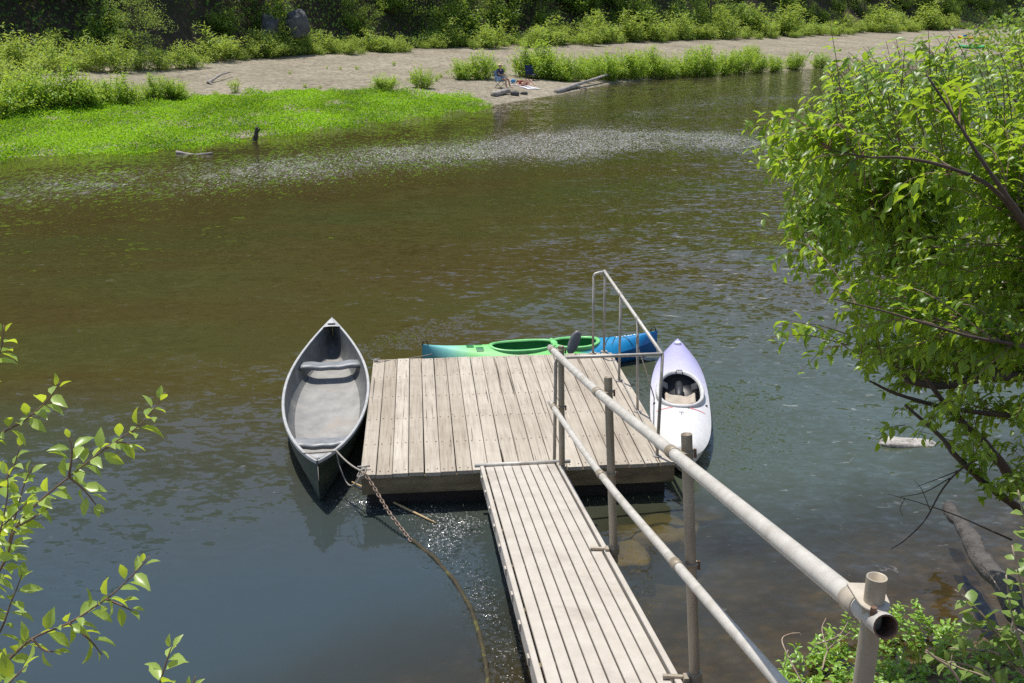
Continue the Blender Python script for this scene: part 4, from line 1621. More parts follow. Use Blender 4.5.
o = leaf_cloud('waterweed', pos, ax, rnd_dirs(len(pos), .8), rng.uniform(.05, .10, len(pos)), rng.uniform(.04, .07, len(pos)),
               np.clip(fbm(cand[:, 0] * .5, cand[:, 1] * .4, 4, 51) * 2.4 - .6 + rng.normal(size=len(pos)) * .22, 0, 1), M_L_COVER)
tag(o, 'carpet of bright green waterweed along the far shore', 'waterweed', None, 'stuff')


# forest trees at the foot of the hill
def tree_proto(seed, h, r, nleaf, mat, name, label, group, loc, low=.12):
    root = thing(name, label, 'tree', loc, 0, group)
    g = np.random.default_rng(seed)
    mb = MB()
    mb.tube(smooth_path([(0, 0, -.5), (g.normal() * .15, g.normal() * .15, h * .3), (g.normal() * .4, g.normal() * .4, h * .85)], 5), np.linspace(.022 * h, .006 * h, 11), 7)
    cl_ = []
    for k in range(46):
        z = low + (1 - low) * g.random() ** .9
        rr = r * math.sin(math.pi * min(.97, (z - low * .6) / (1.05 - low * .6))) ** .6
        a = g.random() * 6.283
        q = math.sqrt(g.random())
        c = np.array([math.cos(a) * rr * q, math.sin(a) * rr * q, z * h])
        cl_.append((c, r * (.22 + .2 * g.random())))
        if k < 16:
            mb.tube(curve_pts((0, 0, c[2] * .75), c, 4, -.1), np.linspace(.008 * h, .002 * h, 4), 4)
    mb.build('trunk', M_BARK, root)
    P, Va = [], []
    per = nleaf // len(cl_)
    for c, s in cl_:
        d = unit(g.normal(size=(per, 3))) * (g.random((per, 1)) ** .35) * s
        d[:, 2] *= .65
        P.append(c + d)
        Va.append(np.clip(.5 * g.random() + .5 * g.random(per), 0, 1))
    P, Va = np.concatenate(P), np.concatenate(Va)
    nn = len(P)
    ll = h * .021 * (.7 + .6 * g.random(nn))
    leaf_cloud('crown', P, unit(g.normal(size=(nn, 3)) + [0, 0, -.2]), unit(g.normal(size=(nn, 3)) + [0, 0, .9]), ll, ll * .62, Va, mat, root)
    return root


gt = 'dark trees at the foot of the wooded hillside'
lt = 'dark leafy tree at the shaded foot of the wooded hillside'
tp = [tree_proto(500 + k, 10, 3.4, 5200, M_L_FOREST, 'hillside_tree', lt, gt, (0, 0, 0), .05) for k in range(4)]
used = [False] * 4


def put_tree(k, x, y, s, label=None, group=None):
    z = gz(x, y) - .2
    rz = random.random() * 6.28
    if not used[k]:
        used[k] = True
        o_ = tp[k]
        o_.location, o_.rotation_euler, o_.scale = (x, y, z), (0, 0, rz), (s, s, s)
        return o_
    return dup(tp[k], (x, y, z), rz, s, label, group)


x = -48.0
k = 0
while x < 100:
    yb_ = float(np.interp(x, BX, BY))
    put_tree(k % 4, x, yb_ + random.uniform(12, 15), random.uniform(.75, 1.2))
    k += 1
    put_tree(k % 4, x + random.uniform(1, 3), yb_ + random.uniform(19, 24), random.uniform(.9, 1.5))
    k += 1
    x += random.uniform(3.2, 4.6) * (1 if x < 20 else 1.5)

# lighter individual trees that stand out against the shade
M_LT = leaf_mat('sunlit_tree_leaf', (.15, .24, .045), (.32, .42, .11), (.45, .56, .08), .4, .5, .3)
pt = at_ground(140, 68)
tr1 = tree_proto(601, 4.4, 1.75, 4200, M_LT, 'sunlit_willow_tree', 'tall pale willow tree sunlit against dark woods at upper left', None, (pt[0], pt[1], pt[2] - .1), .03)
for ti, (px, py, hp, seed, lab) in enumerate([(240, 62, 62, 602, 'mid green tree beside the grey boulders under the woods'), (420, 52, 66, 603, 'green tree left of the bare fallen branch on the slope'),
                               (545, 46, 52, 604, 'bright green leafy tree above the empty navy chair'), (640, 44, 50, 605, 'green tree on the shaded slope above the right bush row'),
                               (350, 55, 46, 606, 'light green tree right of the boulders on the slope'), (470, 50, 40, 609, 'low bright tree just right of the fallen branch on the slope'), (720, 42, 48, 610, 'green tree on the slope above the right end of the bush row'), (40, 66, 66, 611, 'broad green tree in the shade at the far upper left'), (880, 33, 40, 607, 'pale green tree behind the far right end of the gravel'), (940, 30, 45, 608, 'pale leafy tree above the yellow kayak')]):
    p_ = at_ground(px, py)
    p_[1] += 7.5
    p_[2] = gz(p_[0], p_[1])
    d = p_[1]
    hh = hp / 1000 * d * 1.15
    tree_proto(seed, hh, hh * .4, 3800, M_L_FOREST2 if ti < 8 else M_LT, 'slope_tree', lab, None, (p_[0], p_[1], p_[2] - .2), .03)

# ivy and brambles on the slope, and the far wood above: uncountable masses
n = 70000
xs_ = rng.uniform(-55, 110, n)
e_ = 4 + 22 * rng.random(n) ** 1.6
ys_ = np.interp(xs_, BX, BY) + e_
keep = fbm(xs_ * .22, ys_ * .22, 3, 61) > .40
xs_, ys_ = xs_[keep], ys_[keep]
zz = ground_z(xs_, ys_) + rng.random(len(xs_)) * (.3 + 1.1 * fbm(xs_ * .3, ys_ * .3, 2, 71))
pos = np.stack([xs_, ys_, zz], -1)
ll = rng.uniform(.14, .32, len(pos))
o = leaf_cloud('hillside_undergrowth', pos, rnd_dirs(len(pos), -.2), rnd_dirs(len(pos), .8) + [0, -.5, 0], ll, ll * .7, np.clip(fbm(xs_ * .3, ys_ * .3, 3, 81) * 2.2 - .6 + rng.normal(size=len(pos)) * .2, 0, 1), leaf_mat('undergrowth_leaf', (.03, .08, .016), (.2, .34, .05), (.4, .56, .06), .38, .5, .35))
tag(o, 'shaded ivy and brambles covering the slope under the trees', 'undergrowth', None, 'stuff')
n = 46000
xs_ = rng.uniform(-150, 200, n)
e_ = 21 + 70 * rng.random(n)
ys_ = np.interp(xs_, BX, BY) + e_
cl_h = 3 + 11 * fbm(xs_ * .13, ys_ * .13, 3, 91)
zz = ground_z(xs_, ys_) + cl_h * (.55 + .5 * rng.random(n))
pos = np.stack([xs_, ys_, zz], -1)
ll = rng.uniform(.9, 1.9, n)
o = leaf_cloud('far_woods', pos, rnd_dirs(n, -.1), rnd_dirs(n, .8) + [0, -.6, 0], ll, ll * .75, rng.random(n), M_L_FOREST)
tag(o, 'dense dark woods covering the hillside above the river', 'woods', None, 'stuff')

# ------------------------------------------------------------------ rocks, logs on the far side


def rock_mesh(name, size, mat, seed, parent=None, flat=.0, ns_=14):
    g = np.random.default_rng(seed)
    rows = []
    for a in np.linspace(-math.pi / 2, math.pi / 2, ns_):
        for b in np.linspace(0, 2 * math.pi, 2 * ns_, endpoint=False):
            d = np.array([math.cos(a) * math.cos(b), math.cos(a) * math.sin(b), math.sin(a)])
            e = np.sign(d) * np.abs(d) ** (flat or .75)
            nzv = float(fbm(np.array(d[0] * 1.7 + 5 + seed), np.array(d[1] * 1.7 + d[2] * 2.1 + 9), 4, seed)) - .5
            rows.append(e * np.array(size) / 2 * (1 + .9 * nzv))
    return grid_mesh(name, np.array(rows), ns_, 2 * ns_, mat, parent, False, None, True)


for (px, py, w, hg, rot, seed, lab) in [(269, 30, 19, 26, .2, 1, 'tall grey leaning stone slab in the shade at the slope foot'),
                                        (296, 24, 26, 20, -.25, 2, 'wide grey boulder to the right of the leaning stone slab')]:
    p_ = at_ground(px, 62)
    p_[1] += 5.4
    p_[2] = gz(p_[0], p_[1])
    p_ = PY(px, py, p_[1])
    s = p_[1] / 1000
    o = rock_mesh('boulder', (w * s * .8, 2.0, hg * s * 1.0), M_ROCK, seed, None, .5)
    o.location = (p_[0], p_[1], p_[2])
    o.rotation_euler = (.1, rot, .3)
    tag(o, lab, 'boulder')


def log(name, pts, r, mat, label, cat, n=9, branches=()):
    mb = MB()
    pts = smooth_path(pts, 5)
    rad = np.linspace(r[0], r[1], len(pts)) * (1 + .15 * np.sin(np.arange(len(pts)) * 1.9))
    mb.tube(pts, rad, n)
    mb.v = [(p[0] + r[0] * .35 * (vnoise(np.array(p[0] * 9.1 + p[2] * 7), np.array(p[1] * 8.3), 3) - .5), p[1], p[2] + r[0] * .5 * (vnoise(np.array(p[0] * 7.7), np.array(p[1] * 9.1 + p[2] * 5), 5) - .5)) for p in mb.v]
    for (b, rb) in branches:
        b = smooth_path(b, 4)
        mb.tube(b, np.linspace(rb[0], rb[1], len(b)), 6)
    return tag(mb.build(name, mat, None, True), label, cat)


def G(px, py, lift=0):
    p_ = at_ground(px, py)
    if p_[2] < 0.02:
        p_ = PZ(px, py, .0)
    return p_ + [0, 0, lift]


a, b = G(556, 94, .1), G(613, 80, .45)
log('beached_log', [a, a * .6 + b * .4 + [0, 0, .03], b], (.15, .06), M_DEAD, 'long bleached log slanting up from the water right of the people', 'log',
    branches=[([a * .7 + b * .3, a * .6 + b * .4 + [.3, -.5, -.25]], (.08, .05))])
a, b = G(493, 97, .08), G(509, 94, .18)
log('stranded_log', [a, (a + b) / 2 + [0, 0, .05], b], (.17, .12), M_DEAD, 'short pale driftwood log at the water edge below the people', 'log')
for k, (px, py, s, lab) in enumerate([(515, 95.5, .4, 'dark wet stone just right of the short driftwood log'), (524, 95, .3, 'smaller dark stone at the water edge near the log')]):
    o = rock_mesh('stone', (s * 1.3, s, s * .8), simple_mat('dark_wet_stone', (.04, .035, .03), (.1, .09, .08), 3, .7) if k == 0 else bpy.data.materials['dark_wet_stone'], 11 + k, None, 0, 8)
    o.location = G(px, py, s * .2)
    tag(o, lab, 'stone')
a, b = G(208, 84, .05), G(233, 77, .3)
log('driftwood_branch', [a, a * .5 + b * .5 + [0, 0, .12], b], (.09, .03), M_DEAD, 'forked driftwood branch lying on the open gravel at left', 'driftwood', 7,
    [([a, a + [-.35, 1.2, .45]], (.06, .02)), ([a + [0, 0, .1], a + [.45, -.5, -.1]], (.07, .03))])
a, b = PZ(253, 141, 0) + [0, 0, -.1], PY(257, 127, PZ(253, 141, 0)[1])
log('dead_stump', [a, (a + b) / 2 + [.03, 0, 0], b], (.12, .06), simple_mat('dark_stump', (.03, .024, .018), (.08, .06, .045), 5, .85, 0, .6, .02), 'dark broken stump poking up from the edge of the waterweed', 'stump', 8,
    [([(a + b) / 2, (a + b) / 2 + [.2, 0, .25]], (.05, .03))])
a, b = PZ(176, 152, .05), PZ(212, 153, .05)
log('snag', [a, (a + b) / 2 + [0, 0, -.08], b], (.05, .04), M_DEAD, 'thin snag breaking the water below the waterweed', 'driftwood', 6)
p_ = at_ground(470, 45)
yy = p_[1] + 7
a, b = PY(420, 19, yy), PY(456, 5, yy + 2)
log('fallen_branch', [a, (a + b) / 2 + [0, 0, -.1], b], (.06, .1), M_DEAD, 'bare fallen branch on the dark slope above the gravel', 'branch', 6)

# ------------------------------------------------------------------ people, chairs, towel, far kayaks
M_SKIN = simple_mat('skin', (.42, .24, .16), (.5, .3, .21), 12, .6, 0, 0)
M_NAVY = simple_mat('navy_cloth', (.012, .02, .06), (.025, .04, .1), 20, .85, 0, 0)
M_LBLUE = simple_mat('pale_blue_cloth', (.25, .36, .5), (.4, .5, .62), 20, .85, 0, 0)
M_STRAW = simple_mat('straw_hat', (.55, .42, .24), (.7, .56, .36), 30, .8, 0, 0)
M_HAIR = simple_mat('brown_hair', (.04, .022, .012), (.08, .045, .025), 30, .7, 0, 0)
M_SWIM = simple_mat('dark_red_cloth', (.18, .015, .02), (.28, .03, .04), 20, .8, 0, 0)
M_BLUE = simple_mat('blue_shorts', (.02, .17, .42), (.04, .24, .55), 20, .8, 0, 0)
M_TOWEL = simple_mat('white_towel', (.6, .6, .66), (.76, .74, .76), 10, .9, 0, 0)


def skin_mesh(name, verts, edges, radii, root_i, mat, parent, sub=1):
    me = bpy.data.meshes.new(name)
    me.from_pydata([tuple(v) for v in verts], edges, [])
    o_ = bpy.data.objects.new(name, me)
    COL.objects.link(o_)
    o_.modifiers.new('skin', 'SKIN')
    for i_, r in enumerate(radii):
        rr = r if hasattr(r, '__len__') else (r, r)
        me.skin_vertices[0].data[i_].radius = rr
    me.skin_vertices[0].data[root_i].use_root = True
    o_.modifiers.new('sub', 'SUBSURF').levels = sub
    bpy.context.view_layer.update()
    dg = bpy.context.evaluated_depsgraph_get()
    m2 = bpy.data.meshes.new_from_object(o_.evaluated_get(dg))
    COL.objects.unlink(o_)
    bpy.data.objects.remove(o_)
    m2.materials.clear()
    m2.materials.append(mat)
    m2.polygons.foreach_set('use_smooth', [True] * len(m2.polygons))
    return m2


def person(label, loc, rz, J, clothes, hat=None, hair=M_HAIR):
    """J: joints pelvis chest neck head, shoulder/elbow/wrist l/r, hip/knee/ankle/toe l/r"""
    root = thing('person', label, 'person', loc, rz)
    names = [q for q in J if q != 'face']
    idx = {n_: i_ for i_, n_ in enumerate(names)}
    R = dict(pelvis=(.155, .115), waist=(.13, .1), chest=(.155, .115), neck=.055, chin=.06, head=(.078, .095), crown=.06)
    for s_ in 'lr':
        R.update({'sh' + s_: .065, 'el' + s_: .043, 'wr' + s_: .028, 'ha' + s_: (.04, .018), 'hi' + s_: .09, 'kn' + s_: .058, 'an' + s_: .038, 'to' + s_: .034})
    E = [('pelvis', 'waist'), ('waist', 'chest'), ('chest', 'neck'), ('neck', 'chin'), ('chin', 'head'), ('head', 'crown')]
    for s_ in 'lr':
        E += [('chest', 'sh' + s_), ('sh' + s_, 'el' + s_), ('el' + s_, 'wr' + s_), ('wr' + s_, 'ha' + s_), ('pelvis', 'hi' + s_), ('hi' + s_, 'kn' + s_), ('kn' + s_, 'an' + s_), ('an' + s_, 'to' + s_)]
    me = skin_mesh('body', [J[n_] for n_ in names], [(idx[a], idx[b]) for a, b in E], [R[n_] for n_ in names], idx['pelvis'], M_SKIN, root, 2)
    # fingers and face, joined to the body mesh
    import bmesh
    bm = bmesh.new()
    bm.from_mesh(me)
    ex = MB()
    for s_ in 'lr':
        w, h_ = Vector(J['wr' + s_]), Vector(J['ha' + s_])
        d = (h_ - w).normalized()
        sd = d.cross(Vector((0, 0, 1)))
        sd = sd.normalized() if sd.length > .1 else Vector((1, 0, 0))
        dn = d.cross(sd)
        for f_, ln in zip((-1.5, -.5, .5, 1.5), (.075, .085, .08, .065)):
            q = h_ + sd * f_ * .019
            ex.tube([q - d * .02, q + d * ln * .5, q + d * ln * .85 - dn * .02], [.0095, .009, .006], 6)
        q = w + d * .03 + sd * .03
        ex.tube([q, q + sd * .025 + d * .03, q + sd * .03 + d * .065], [.011, .01, .007], 6)
    hd, ch, cr = Vector(J['head']), Vector(J['chin']), Vector(J['crown'])
    up = (cr - ch).normalized()
    fw = Vector(J['face'] if 'face' in J else (0, -1, 0)).normalized()
    fw = (fw - up * fw.dot(up)).normalized()
    sd = up.cross(fw)
    ex.tube([hd + fw * .07 + up * .015, hd + fw * .105 - up * .02, hd + fw * .075 - up * .03], [.01, .014, .008], 6)
    for s_ in (-1, 1):
        ex.tube([hd + sd * s_ * .075 + up * .02, hd + sd * s_ * .09, hd + sd * s_ * .074 - up * .03], [.012, .016, .01], 6)
    tmp = bpy.data.meshes.new('t')
    tmp.from_pydata(ex.v, [], ex.f)
    bm.from_mesh(tmp)
    bm.to_mesh(me)
    bm.free()
    me.polygons.foreach_set('use_smooth', [True] * len(me.polygons))
    link('body', me, root)
    mb = MB()
    for s_ in (-1, 1):
        c = hd + fw * .078 + sd * s_ * .03 + up * .012
        mb.tube([c - sd * .012, c, c + sd * .012], [.003, .008, .003], 6)
    mb.build('eyes', M_BLACK, root)
    mb = MB()
    c = hd + fw * .08 - up * .05
    mb.tube([c - sd * .025, c + fw * .006, c + sd * .025], [.003, .007, .003], 6)
    mb.build('mouth', M_RED, root)
    if hair:
        rows = []
        for a in np.linspace(0, 1.75, 9):
            for b in np.linspace(0, 2 * math.pi, 16, endpoint=False):
                aa = a * (1 - .3 * max(0, math.cos(b)))
                d = up * math.cos(aa) + (fw * math.cos(b) + sd * math.sin(b)) * math.sin(aa)
                rows.append(hd + up * .02 + d * .112)
        grid_mesh('hair', np.array(rows), 9, 16, hair, root, True, None, True)
    for (nm_, chain, rr, mt) in clothes:
        E2 = [(a, b) for a, b in chain]
        ns2 = []
        for a, b in E2:
            for q in (a, b):
                if q not in ns2:
                    ns2.append(q)
        ii = {q: k_ for k_, q in enumerate(ns2)}

        def jp(q):
            if '/' in q:
                a, b, f_ = q.split('/')
                return np.array(J[a]) + (np.array(J[b]) - np.array(J[a])) * float(f_)
            return np.array(J[q])

        def rad(q):
            base_ = R[q.split('/')[0]]
            base_ = base_ if hasattr(base_, '__len__') else (base_, base_)
            return (base_[0] * rr + .012, base_[1] * rr + .012)
        m2 = skin_mesh(nm_, [jp(q) for q in ns2], [(ii[a], ii[b]) for a, b in E2], [rad(q) for q in ns2], 0, mt, root, 2)
        link(nm_, m2, root)
    if hat:
        rows = []
        c = hd + up * .055
        prof = [(.22, -.01), (.225, .0), (.15, .012), (.118, .015), (.112, .06), (.095, .1), (.05, .115), (.001, .118)]
        for rr_, zz_ in prof:
            for b in np.linspace(0, 2 * math.pi, 18, endpoint=False):
                rows.append(c + (fw * math.cos(b) + sd * math.sin(b)) * rr_ + up * zz_)
        grid_mesh('hat', np.array(rows), len(prof), 18, hat, root, True, None, True)
    return root


def camp_chair(label, loc, rz, cloth):
    root = thing('camp_chair', label, 'chair', loc, rz)
    mb = MB()
    for sx_ in (-.27, .27):
        mb.tube([(sx_, -.25, 0), (sx_, .22, .42)], .012, 6)
        mb.tube([(sx_, .25, 0), (sx_, -.25, .42)], .012, 6)
        mb.tube([(sx_, .18, .4), (sx_, .34, .92)], .012, 6)
        mb.tube([(sx_, -.25, .42), (sx_, -.25, .62)], .012, 6)
    mb.tube([(-.27, .25, .02), (.27, .22, .4)], .01, 6)
    mb.tube([(.27, .25, .02), (-.27, .22, .4)], .01, 6)
    mb.build('frame', M_BLACK, root)
    rows = []
    for a in np.linspace(0, 1, 7):
        for b in np.linspace(-1, 1, 7):
            rows.append((b * .26, -.25 + .46 * a, .43 - .05 * (1 - b * b) - .03 * a))
    o_ = grid_mesh('seat', np.array(rows), 7, 7, cloth, root)
    rows = []
    for a in np.linspace(0, 1, 7):
        for b in np.linspace(-1, 1, 7):
            rows.append((b * .26, .19 + .15 * a + .04 * (1 - b * b), .40 + .54 * a))
    grid_mesh('backrest', np.array(rows), 7, 7, cloth, root)
    for sx_ in (-.29, .29):
        mb = MB()
        mb.box((sx_, .0, .63), (.06, .5, .015), bev=.004)
        mb.build('armrest', cloth, root)
    return root


# seated person: chair faces the water and slightly to the right of the camera
ps = G(501, 88)
rz_s = .9
ch1 = camp_chair('low pale camp chair under the person in the hat', tuple(ps), rz_s, M_LBLUE)
J = dict(pelvis=(0, .02, .5), waist=(0, .07, .68), chest=(0, .1, .9), neck=(0, .08, 1.08), chin=(0, .05, 1.14), head=(0, .04, 1.22), crown=(0, .05, 1.30),
         shl=(-.19, .1, 1.0), ell=(-.25, -.05, .76), wrl=(-.12, -.24, .72), hal=(-.08, -.31, .71), shr=(.19, .1, 1.0), elr=(.25, -.05, .76), wrr=(.12, -.24, .72), har=(.08, -.31, .71),
         hil=(-.1, -.02, .49), knl=(-.13, -.42, .53), anl=(-.12, -.5, .09), tol=(-.13, -.66, .04), hir=(.1, -.02, .49), knr=(.13, -.42, .53), anr=(.12, -.58, .09), tor=(.13, -.74, .04))
J['face'] = (0, -1, -.2)
person('person in straw hat and navy shirt seated on a chair', tuple(ps), rz_s, J,
       [('shirt', [('pelvis', 'waist'), ('waist', 'chest'), ('chest', 'shl'), ('chest', 'shr'), ('shl', 'shl/ell/.7'), ('shr', 'shr/elr/.7')], 1.08, M_NAVY),
        ('shorts', [('pelvis', 'hil'), ('pelvis', 'hir'), ('hil', 'hil/knl/.6'), ('hir', 'hir/knr/.6')], 1.06, M_LBLUE)], M_STRAW)
# towel and sunbather
pa, pb = G(514, 85), G(535, 90)
pt_ = (pa + pb) / 2
rz_t = math.atan2(pb[1] - pa[1], pb[0] - pa[0])
tz = gz(pt_[0], pt_[1])
rows = []
Rt = Matrix.Rotation(rz_t, 3, 'Z')
for a in np.linspace(-1, 1, 13):
    for b in np.linspace(-1, 1, 7):
        q = Rt @ Vector((a * 1.05, b * .45, 0))
        wx_, wy_ = pt_[0] + q.x, pt_[1] + q.y
        rows.append((wx_, wy_, gz(wx_, wy_) + .03 + .012 * math.sin(a * 7 + b * 3)))
o = grid_mesh('towel', np.array(rows), 13, 7, M_TOWEL)
tag(o, 'pale towel spread on the gravel under the sunbather', 'towel')
J = dict(pelvis=(.08, 0, .14), waist=(-.1, 0, .14), chest=(-.32, 0, .16), neck=(-.52, 0, .17), chin=(-.58, 0, .2), head=(-.66, 0, .2), crown=(-.74, 0, .19),
         shl=(-.43, -.19, .14), ell=(-.2, -.3, .08), wrl=(.02, -.3, .08), hal=(.1, -.29, .07), shr=(-.43, .19, .14), elr=(-.2, .3, .08), wrr=(.02, .3, .08), har=(.1, .29, .07),
         hil=(.12, -.1, .14), knl=(.48, -.12, .42), anl=(.78, -.12, .1), tol=(.92, -.12, .08), hir=(.12, .1, .14), knr=(.5, .12, .38), anr=(.84, .12, .1), tor=(.98, .12, .09))
J['face'] = (0, 0, 1)
person('sunbather in dark red swimwear lying on a pale towel', (pt_[0], pt_[1], tz + .03), rz_t, J,
       [('swim_top', [('chest', 'chest/waist/.5'), ('chest', 'chest/neck/.3')], 1.06, M_SWIM), ('swim_trunks', [('pelvis', 'hil'), ('pelvis', 'hir'), ('pelvis', 'pelvis/waist/.3')], 1.06, M_SWIM)])
camp_chair('empty navy camp chair standing beside the bush and towel', tuple(G(531, 81)), .5, M_NAVY)
ba = G(513, 84, .1)
o = rock_mesh('bag', (.3, .25, .22), simple_mat('blue_cloth_bag', (.05, .22, .5), (.12, .35, .62), 10, .8), 31, None, 0, 8)
o.location = ba + [0, .25, .05]
tag(o, 'small blue bag by the head end of the towel', 'bag')

# beached kayaks with a bending person at the far right
M_YEL = grad_mat('yellow_plastic', [(0, (.75, .42, .02)), (1, (.8, .5, .03))], 3.2, .35)
M_GRN = grad_mat('far_green_plastic', [(0, (.02, .38, .12)), (1, (.03, .45, .15))], 3.2, .35)
for (px, py, mt, lab, rz_) in [(973, 39.5, M_YEL, 'yellow kayak beached on the far gravel behind the leaves', -.35), (975, 49, M_GRN, 'green kayak lying at the far water edge below the yellow one', -.3)]:
    p_ = G(px, py)
    kr, _ = kayak('beached_kayak', lab, (p_[0], p_[1], p_[2] + .1), rz_, 3.9, .8, .34, [(-.1, .5, .26)], (mt, mt), mt, M_BLACK)
p_ = G(964, 43)
J = dict(pelvis=(0, 0, .92), waist=(.1, -.02, 1.05), chest=(.3, -.04, 1.16), neck=(.48, -.05, 1.2), chin=(.54, -.08, 1.17), head=(.62, -.07, 1.17), crown=(.69, -.05, 1.19),
         shl=(.38, -.22, 1.12), ell=(.45, -.22, .84), wrl=(.56, -.2, .6), hal=(.58, -.2, .53), shr=(.38, .16, 1.12), elr=(.47, .16, .84), wrr=(.58, .14, .6), har=(.6, .14, .53),
         hil=(0, -.1, .88), knl=(.06, -.11, .48), anl=(-.02, -.11, .08), tol=(.12, -.12, .04), hir=(0, .1, .88), knr=(.1, .11, .48), anr=(.06, .11, .08), tor=(.2, .12, .04))
J['face'] = (.3, 0, -1)
person('bare chested person in blue shorts bending over the yellow kayak', tuple(p_), 0, J,
       [('shorts', [('pelvis', 'hil'), ('pelvis', 'hir'), ('hil', 'hil/knl/.8'), ('hir', 'hir/knr/.8')], 1.1, M_BLUE)])

# ------------------------------------------------------------------ right foreground tree
rt_tree = thing('overhanging_tree', 'leafy green tree leaning over the water from the right bank', 'tree', (4.4, 5.6, gz(4.4, 5.6)))
RT = np.array(rt_tree.location)
limbs_px = [
    [(1090, 330, 5.2), (1045, 255, 4.8), (1018, 212, 4.65), (985, 165, 4.6), (955, 118, 4.6), (926, 74, 4.6)],
    [(1090, 330, 5.2), (1030, 235, 4.8), (992, 188, 4.65), (950, 168, 4.6), (905, 158, 4.6), (868, 157, 4.7), (830, 150, 4.8)],
    [(1100, 372, 5.4), (1024, 347, 4.8), (972, 337, 4.6), (930, 325, 4.5), (880, 310, 4.5), (834, 299, 4.5)],
    [(1100, 375, 6.6), (1024, 376, 6.4), (985, 378, 6.3), (940, 386, 6.3), (905, 380, 6.3)],
    [(1090, 500, 6.6), (1024, 487, 6.4), (1000, 462, 6.3), (978, 436, 6.2), (950, 410, 6.2), (920, 370, 6.2)],
    [(1060, 545, 6.2), (1024, 513, 6.1), (985, 483, 6.0), (955, 455, 6.0), (940, 436, 6.0), (905, 405, 6.0)],
    [(1085, 300, 6.6), (1040, 200, 6.6), (1010, 130, 6.5), (990, 100, 6.5)],
    [(1085, 340, 6.6), (1000, 290, 6.4), (930, 240, 6.2), (870, 215, 6.0), (815, 205, 5.8)],
    [(1060, 420, 6.4), (960, 410, 6.2), (900, 395, 6.1), (868, 380, 6.0)],
]
limb_r = [(.017, .004), (.015, .003), (.010, .003), (.04, .02), (.045, .012), (.03, .008), (.026, .004), (.026, .006), (.02, .006)]
mb = MB()
limbs = []
base_in = np.array([0, 0, -.2])
fork = PD(1150, 420, 6.6) - RT
mb.tube(smooth_path([base_in, base_in * .4 + fork * .6 + [.05, 0, 0], fork], 6), np.linspace(.11, .07, 13), 10)
for lp, rr in zip(limbs_px, limb_r):
    pts = np.array([PD(*q) for q in lp]) - RT
    pts = smooth_path(pts, 6)
    limbs.append(pts)
    mb.tube(pts, np.linspace(rr[0], rr[1], len(pts)) * (1 + .08 * np.sin(np.arange(len(pts)) * 2.1)), 8)
    mb.tube(curve_pts(fork, pts[0], 5), np.linspace(.05, rr[0], 5), 8)
trunk = mb
twm = MB()
ALL = np.concatenate(limbs)
crown_poly = np.array([(1060, 60), (1000, 78), (960, 74), (925, 62), (885, 70), (845, 80), (805, 98), (770, 112), (748, 126), (758, 148), (775, 165), (792, 190), (785, 215), (796, 240), (788, 262), (818, 284),
                       (838, 310), (862, 345), (872, 372), (890, 400), (905, 432), (960, 440), (1000, 470), (1060, 510)], float)
shoots = []
tries = 0
while len(shoots) < 880 and tries < 16000:
    tries += 1
    px, py = rng.uniform(745, 1060), rng.uniform(45, 500)
    if not in_poly(np.array([px]), np.array([py]), crown_poly)[0]:
        continue
    d = rng.uniform(4.75, 7.2)
    top_ = np.interp(px, [745, 800, 860, 960, 1050], [128, 112, 92, 78, 70])
    if py < top_ + 25 and rng.random() < .6:
        continue
    if py > 360 and rng.random() < .62:
        continue
    tgt = PD(px, py, d) - RT
    # foliage hangs in clumps with open gaps between them
    if float(fbm(np.array(tgt[0] * 2.6 + tgt[1] * 1.1), np.array(tgt[2] * 3.0 - tgt[1] * .9), 3, 17)) < .505:
        continue
    dist = np.linalg.norm(ALL - (tgt + np.array([.25, .05, -.1])), axis=1)
    s0 = ALL[np.argmin(dist)]
    v_ = tgt - s0
    ln = np.linalg.norm(v_)
    if ln > .8:
        s0 = tgt - v_ / ln * .65 + rng.normal(size=3) * .05
        v_ = tgt - s0
    mid = s0 + v_ * .5 + np.array([0, 0, .06]) + rng.normal(size=3) * .03
    end = tgt + np.array([-.05, 0, -.12 * rng.random()])
    shoots.append(smooth_path([s0, mid, end], 4))
for _ in range(190):        # loose sunlit shoots along the top of the crown
    px = rng.uniform(800, 1050)
    if 948 < px < 1008 and rng.random() < .85:
        continue
    py = np.interp(px, [800, 860, 960, 1050], [96, 70, 48, 40]) + rng.uniform(-24, 40)
    d = rng.uniform(4.8, 6.4)
    tgt = PD(px, py, d) - RT
    s0 = PD(px + rng.uniform(5, 40), py + rng.uniform(45, 90), d + .1) - RT
    shoots.append(smooth_path([s0, (s0 + tgt) / 2 + rng.normal(size=3) * .03 + [0, 0, .05], tgt], 4))
# sprigs at the edges
edge = [((800, 128), (750, 118), 5.0), ((800, 150), (745, 125), 5.1), ((800, 160), (765, 172), 5.0), ((830, 120), (775, 128), 5.2), ((848, 345), (766, 338), 4.8), ((850, 350), (790, 320), 4.8), ((840, 345), (800, 372), 4.8), ((850, 335), (772, 325), 4.9),
        ((845, 135), (830, 22), 5.0), ((850, 110), (818, 55), 5.1), ((900, 100), (905, 45), 5.2), ((930, 100), (928, 28), 5.0), ((935, 90), (950, 35), 5.1), ((960, 110), (962, 50), 5.4), ((870, 110), (862, 60), 5.2), ((985, 90), (1010, 50), 6.0), ((800, 230), (768, 212), 5.3), ((800, 250), (775, 268), 5.2), ((790, 175), (758, 150), 5.2),
        ((905, 425), (872, 440), 6.0), ((990, 490), (955, 470), 6.0), ((1000, 480), (985, 500), 6.0), ((1020, 70), (1000, 95), 5.8), ((890, 105), (880, 62), 5.3), ((1000, 120), (990, 75), 5.6)]
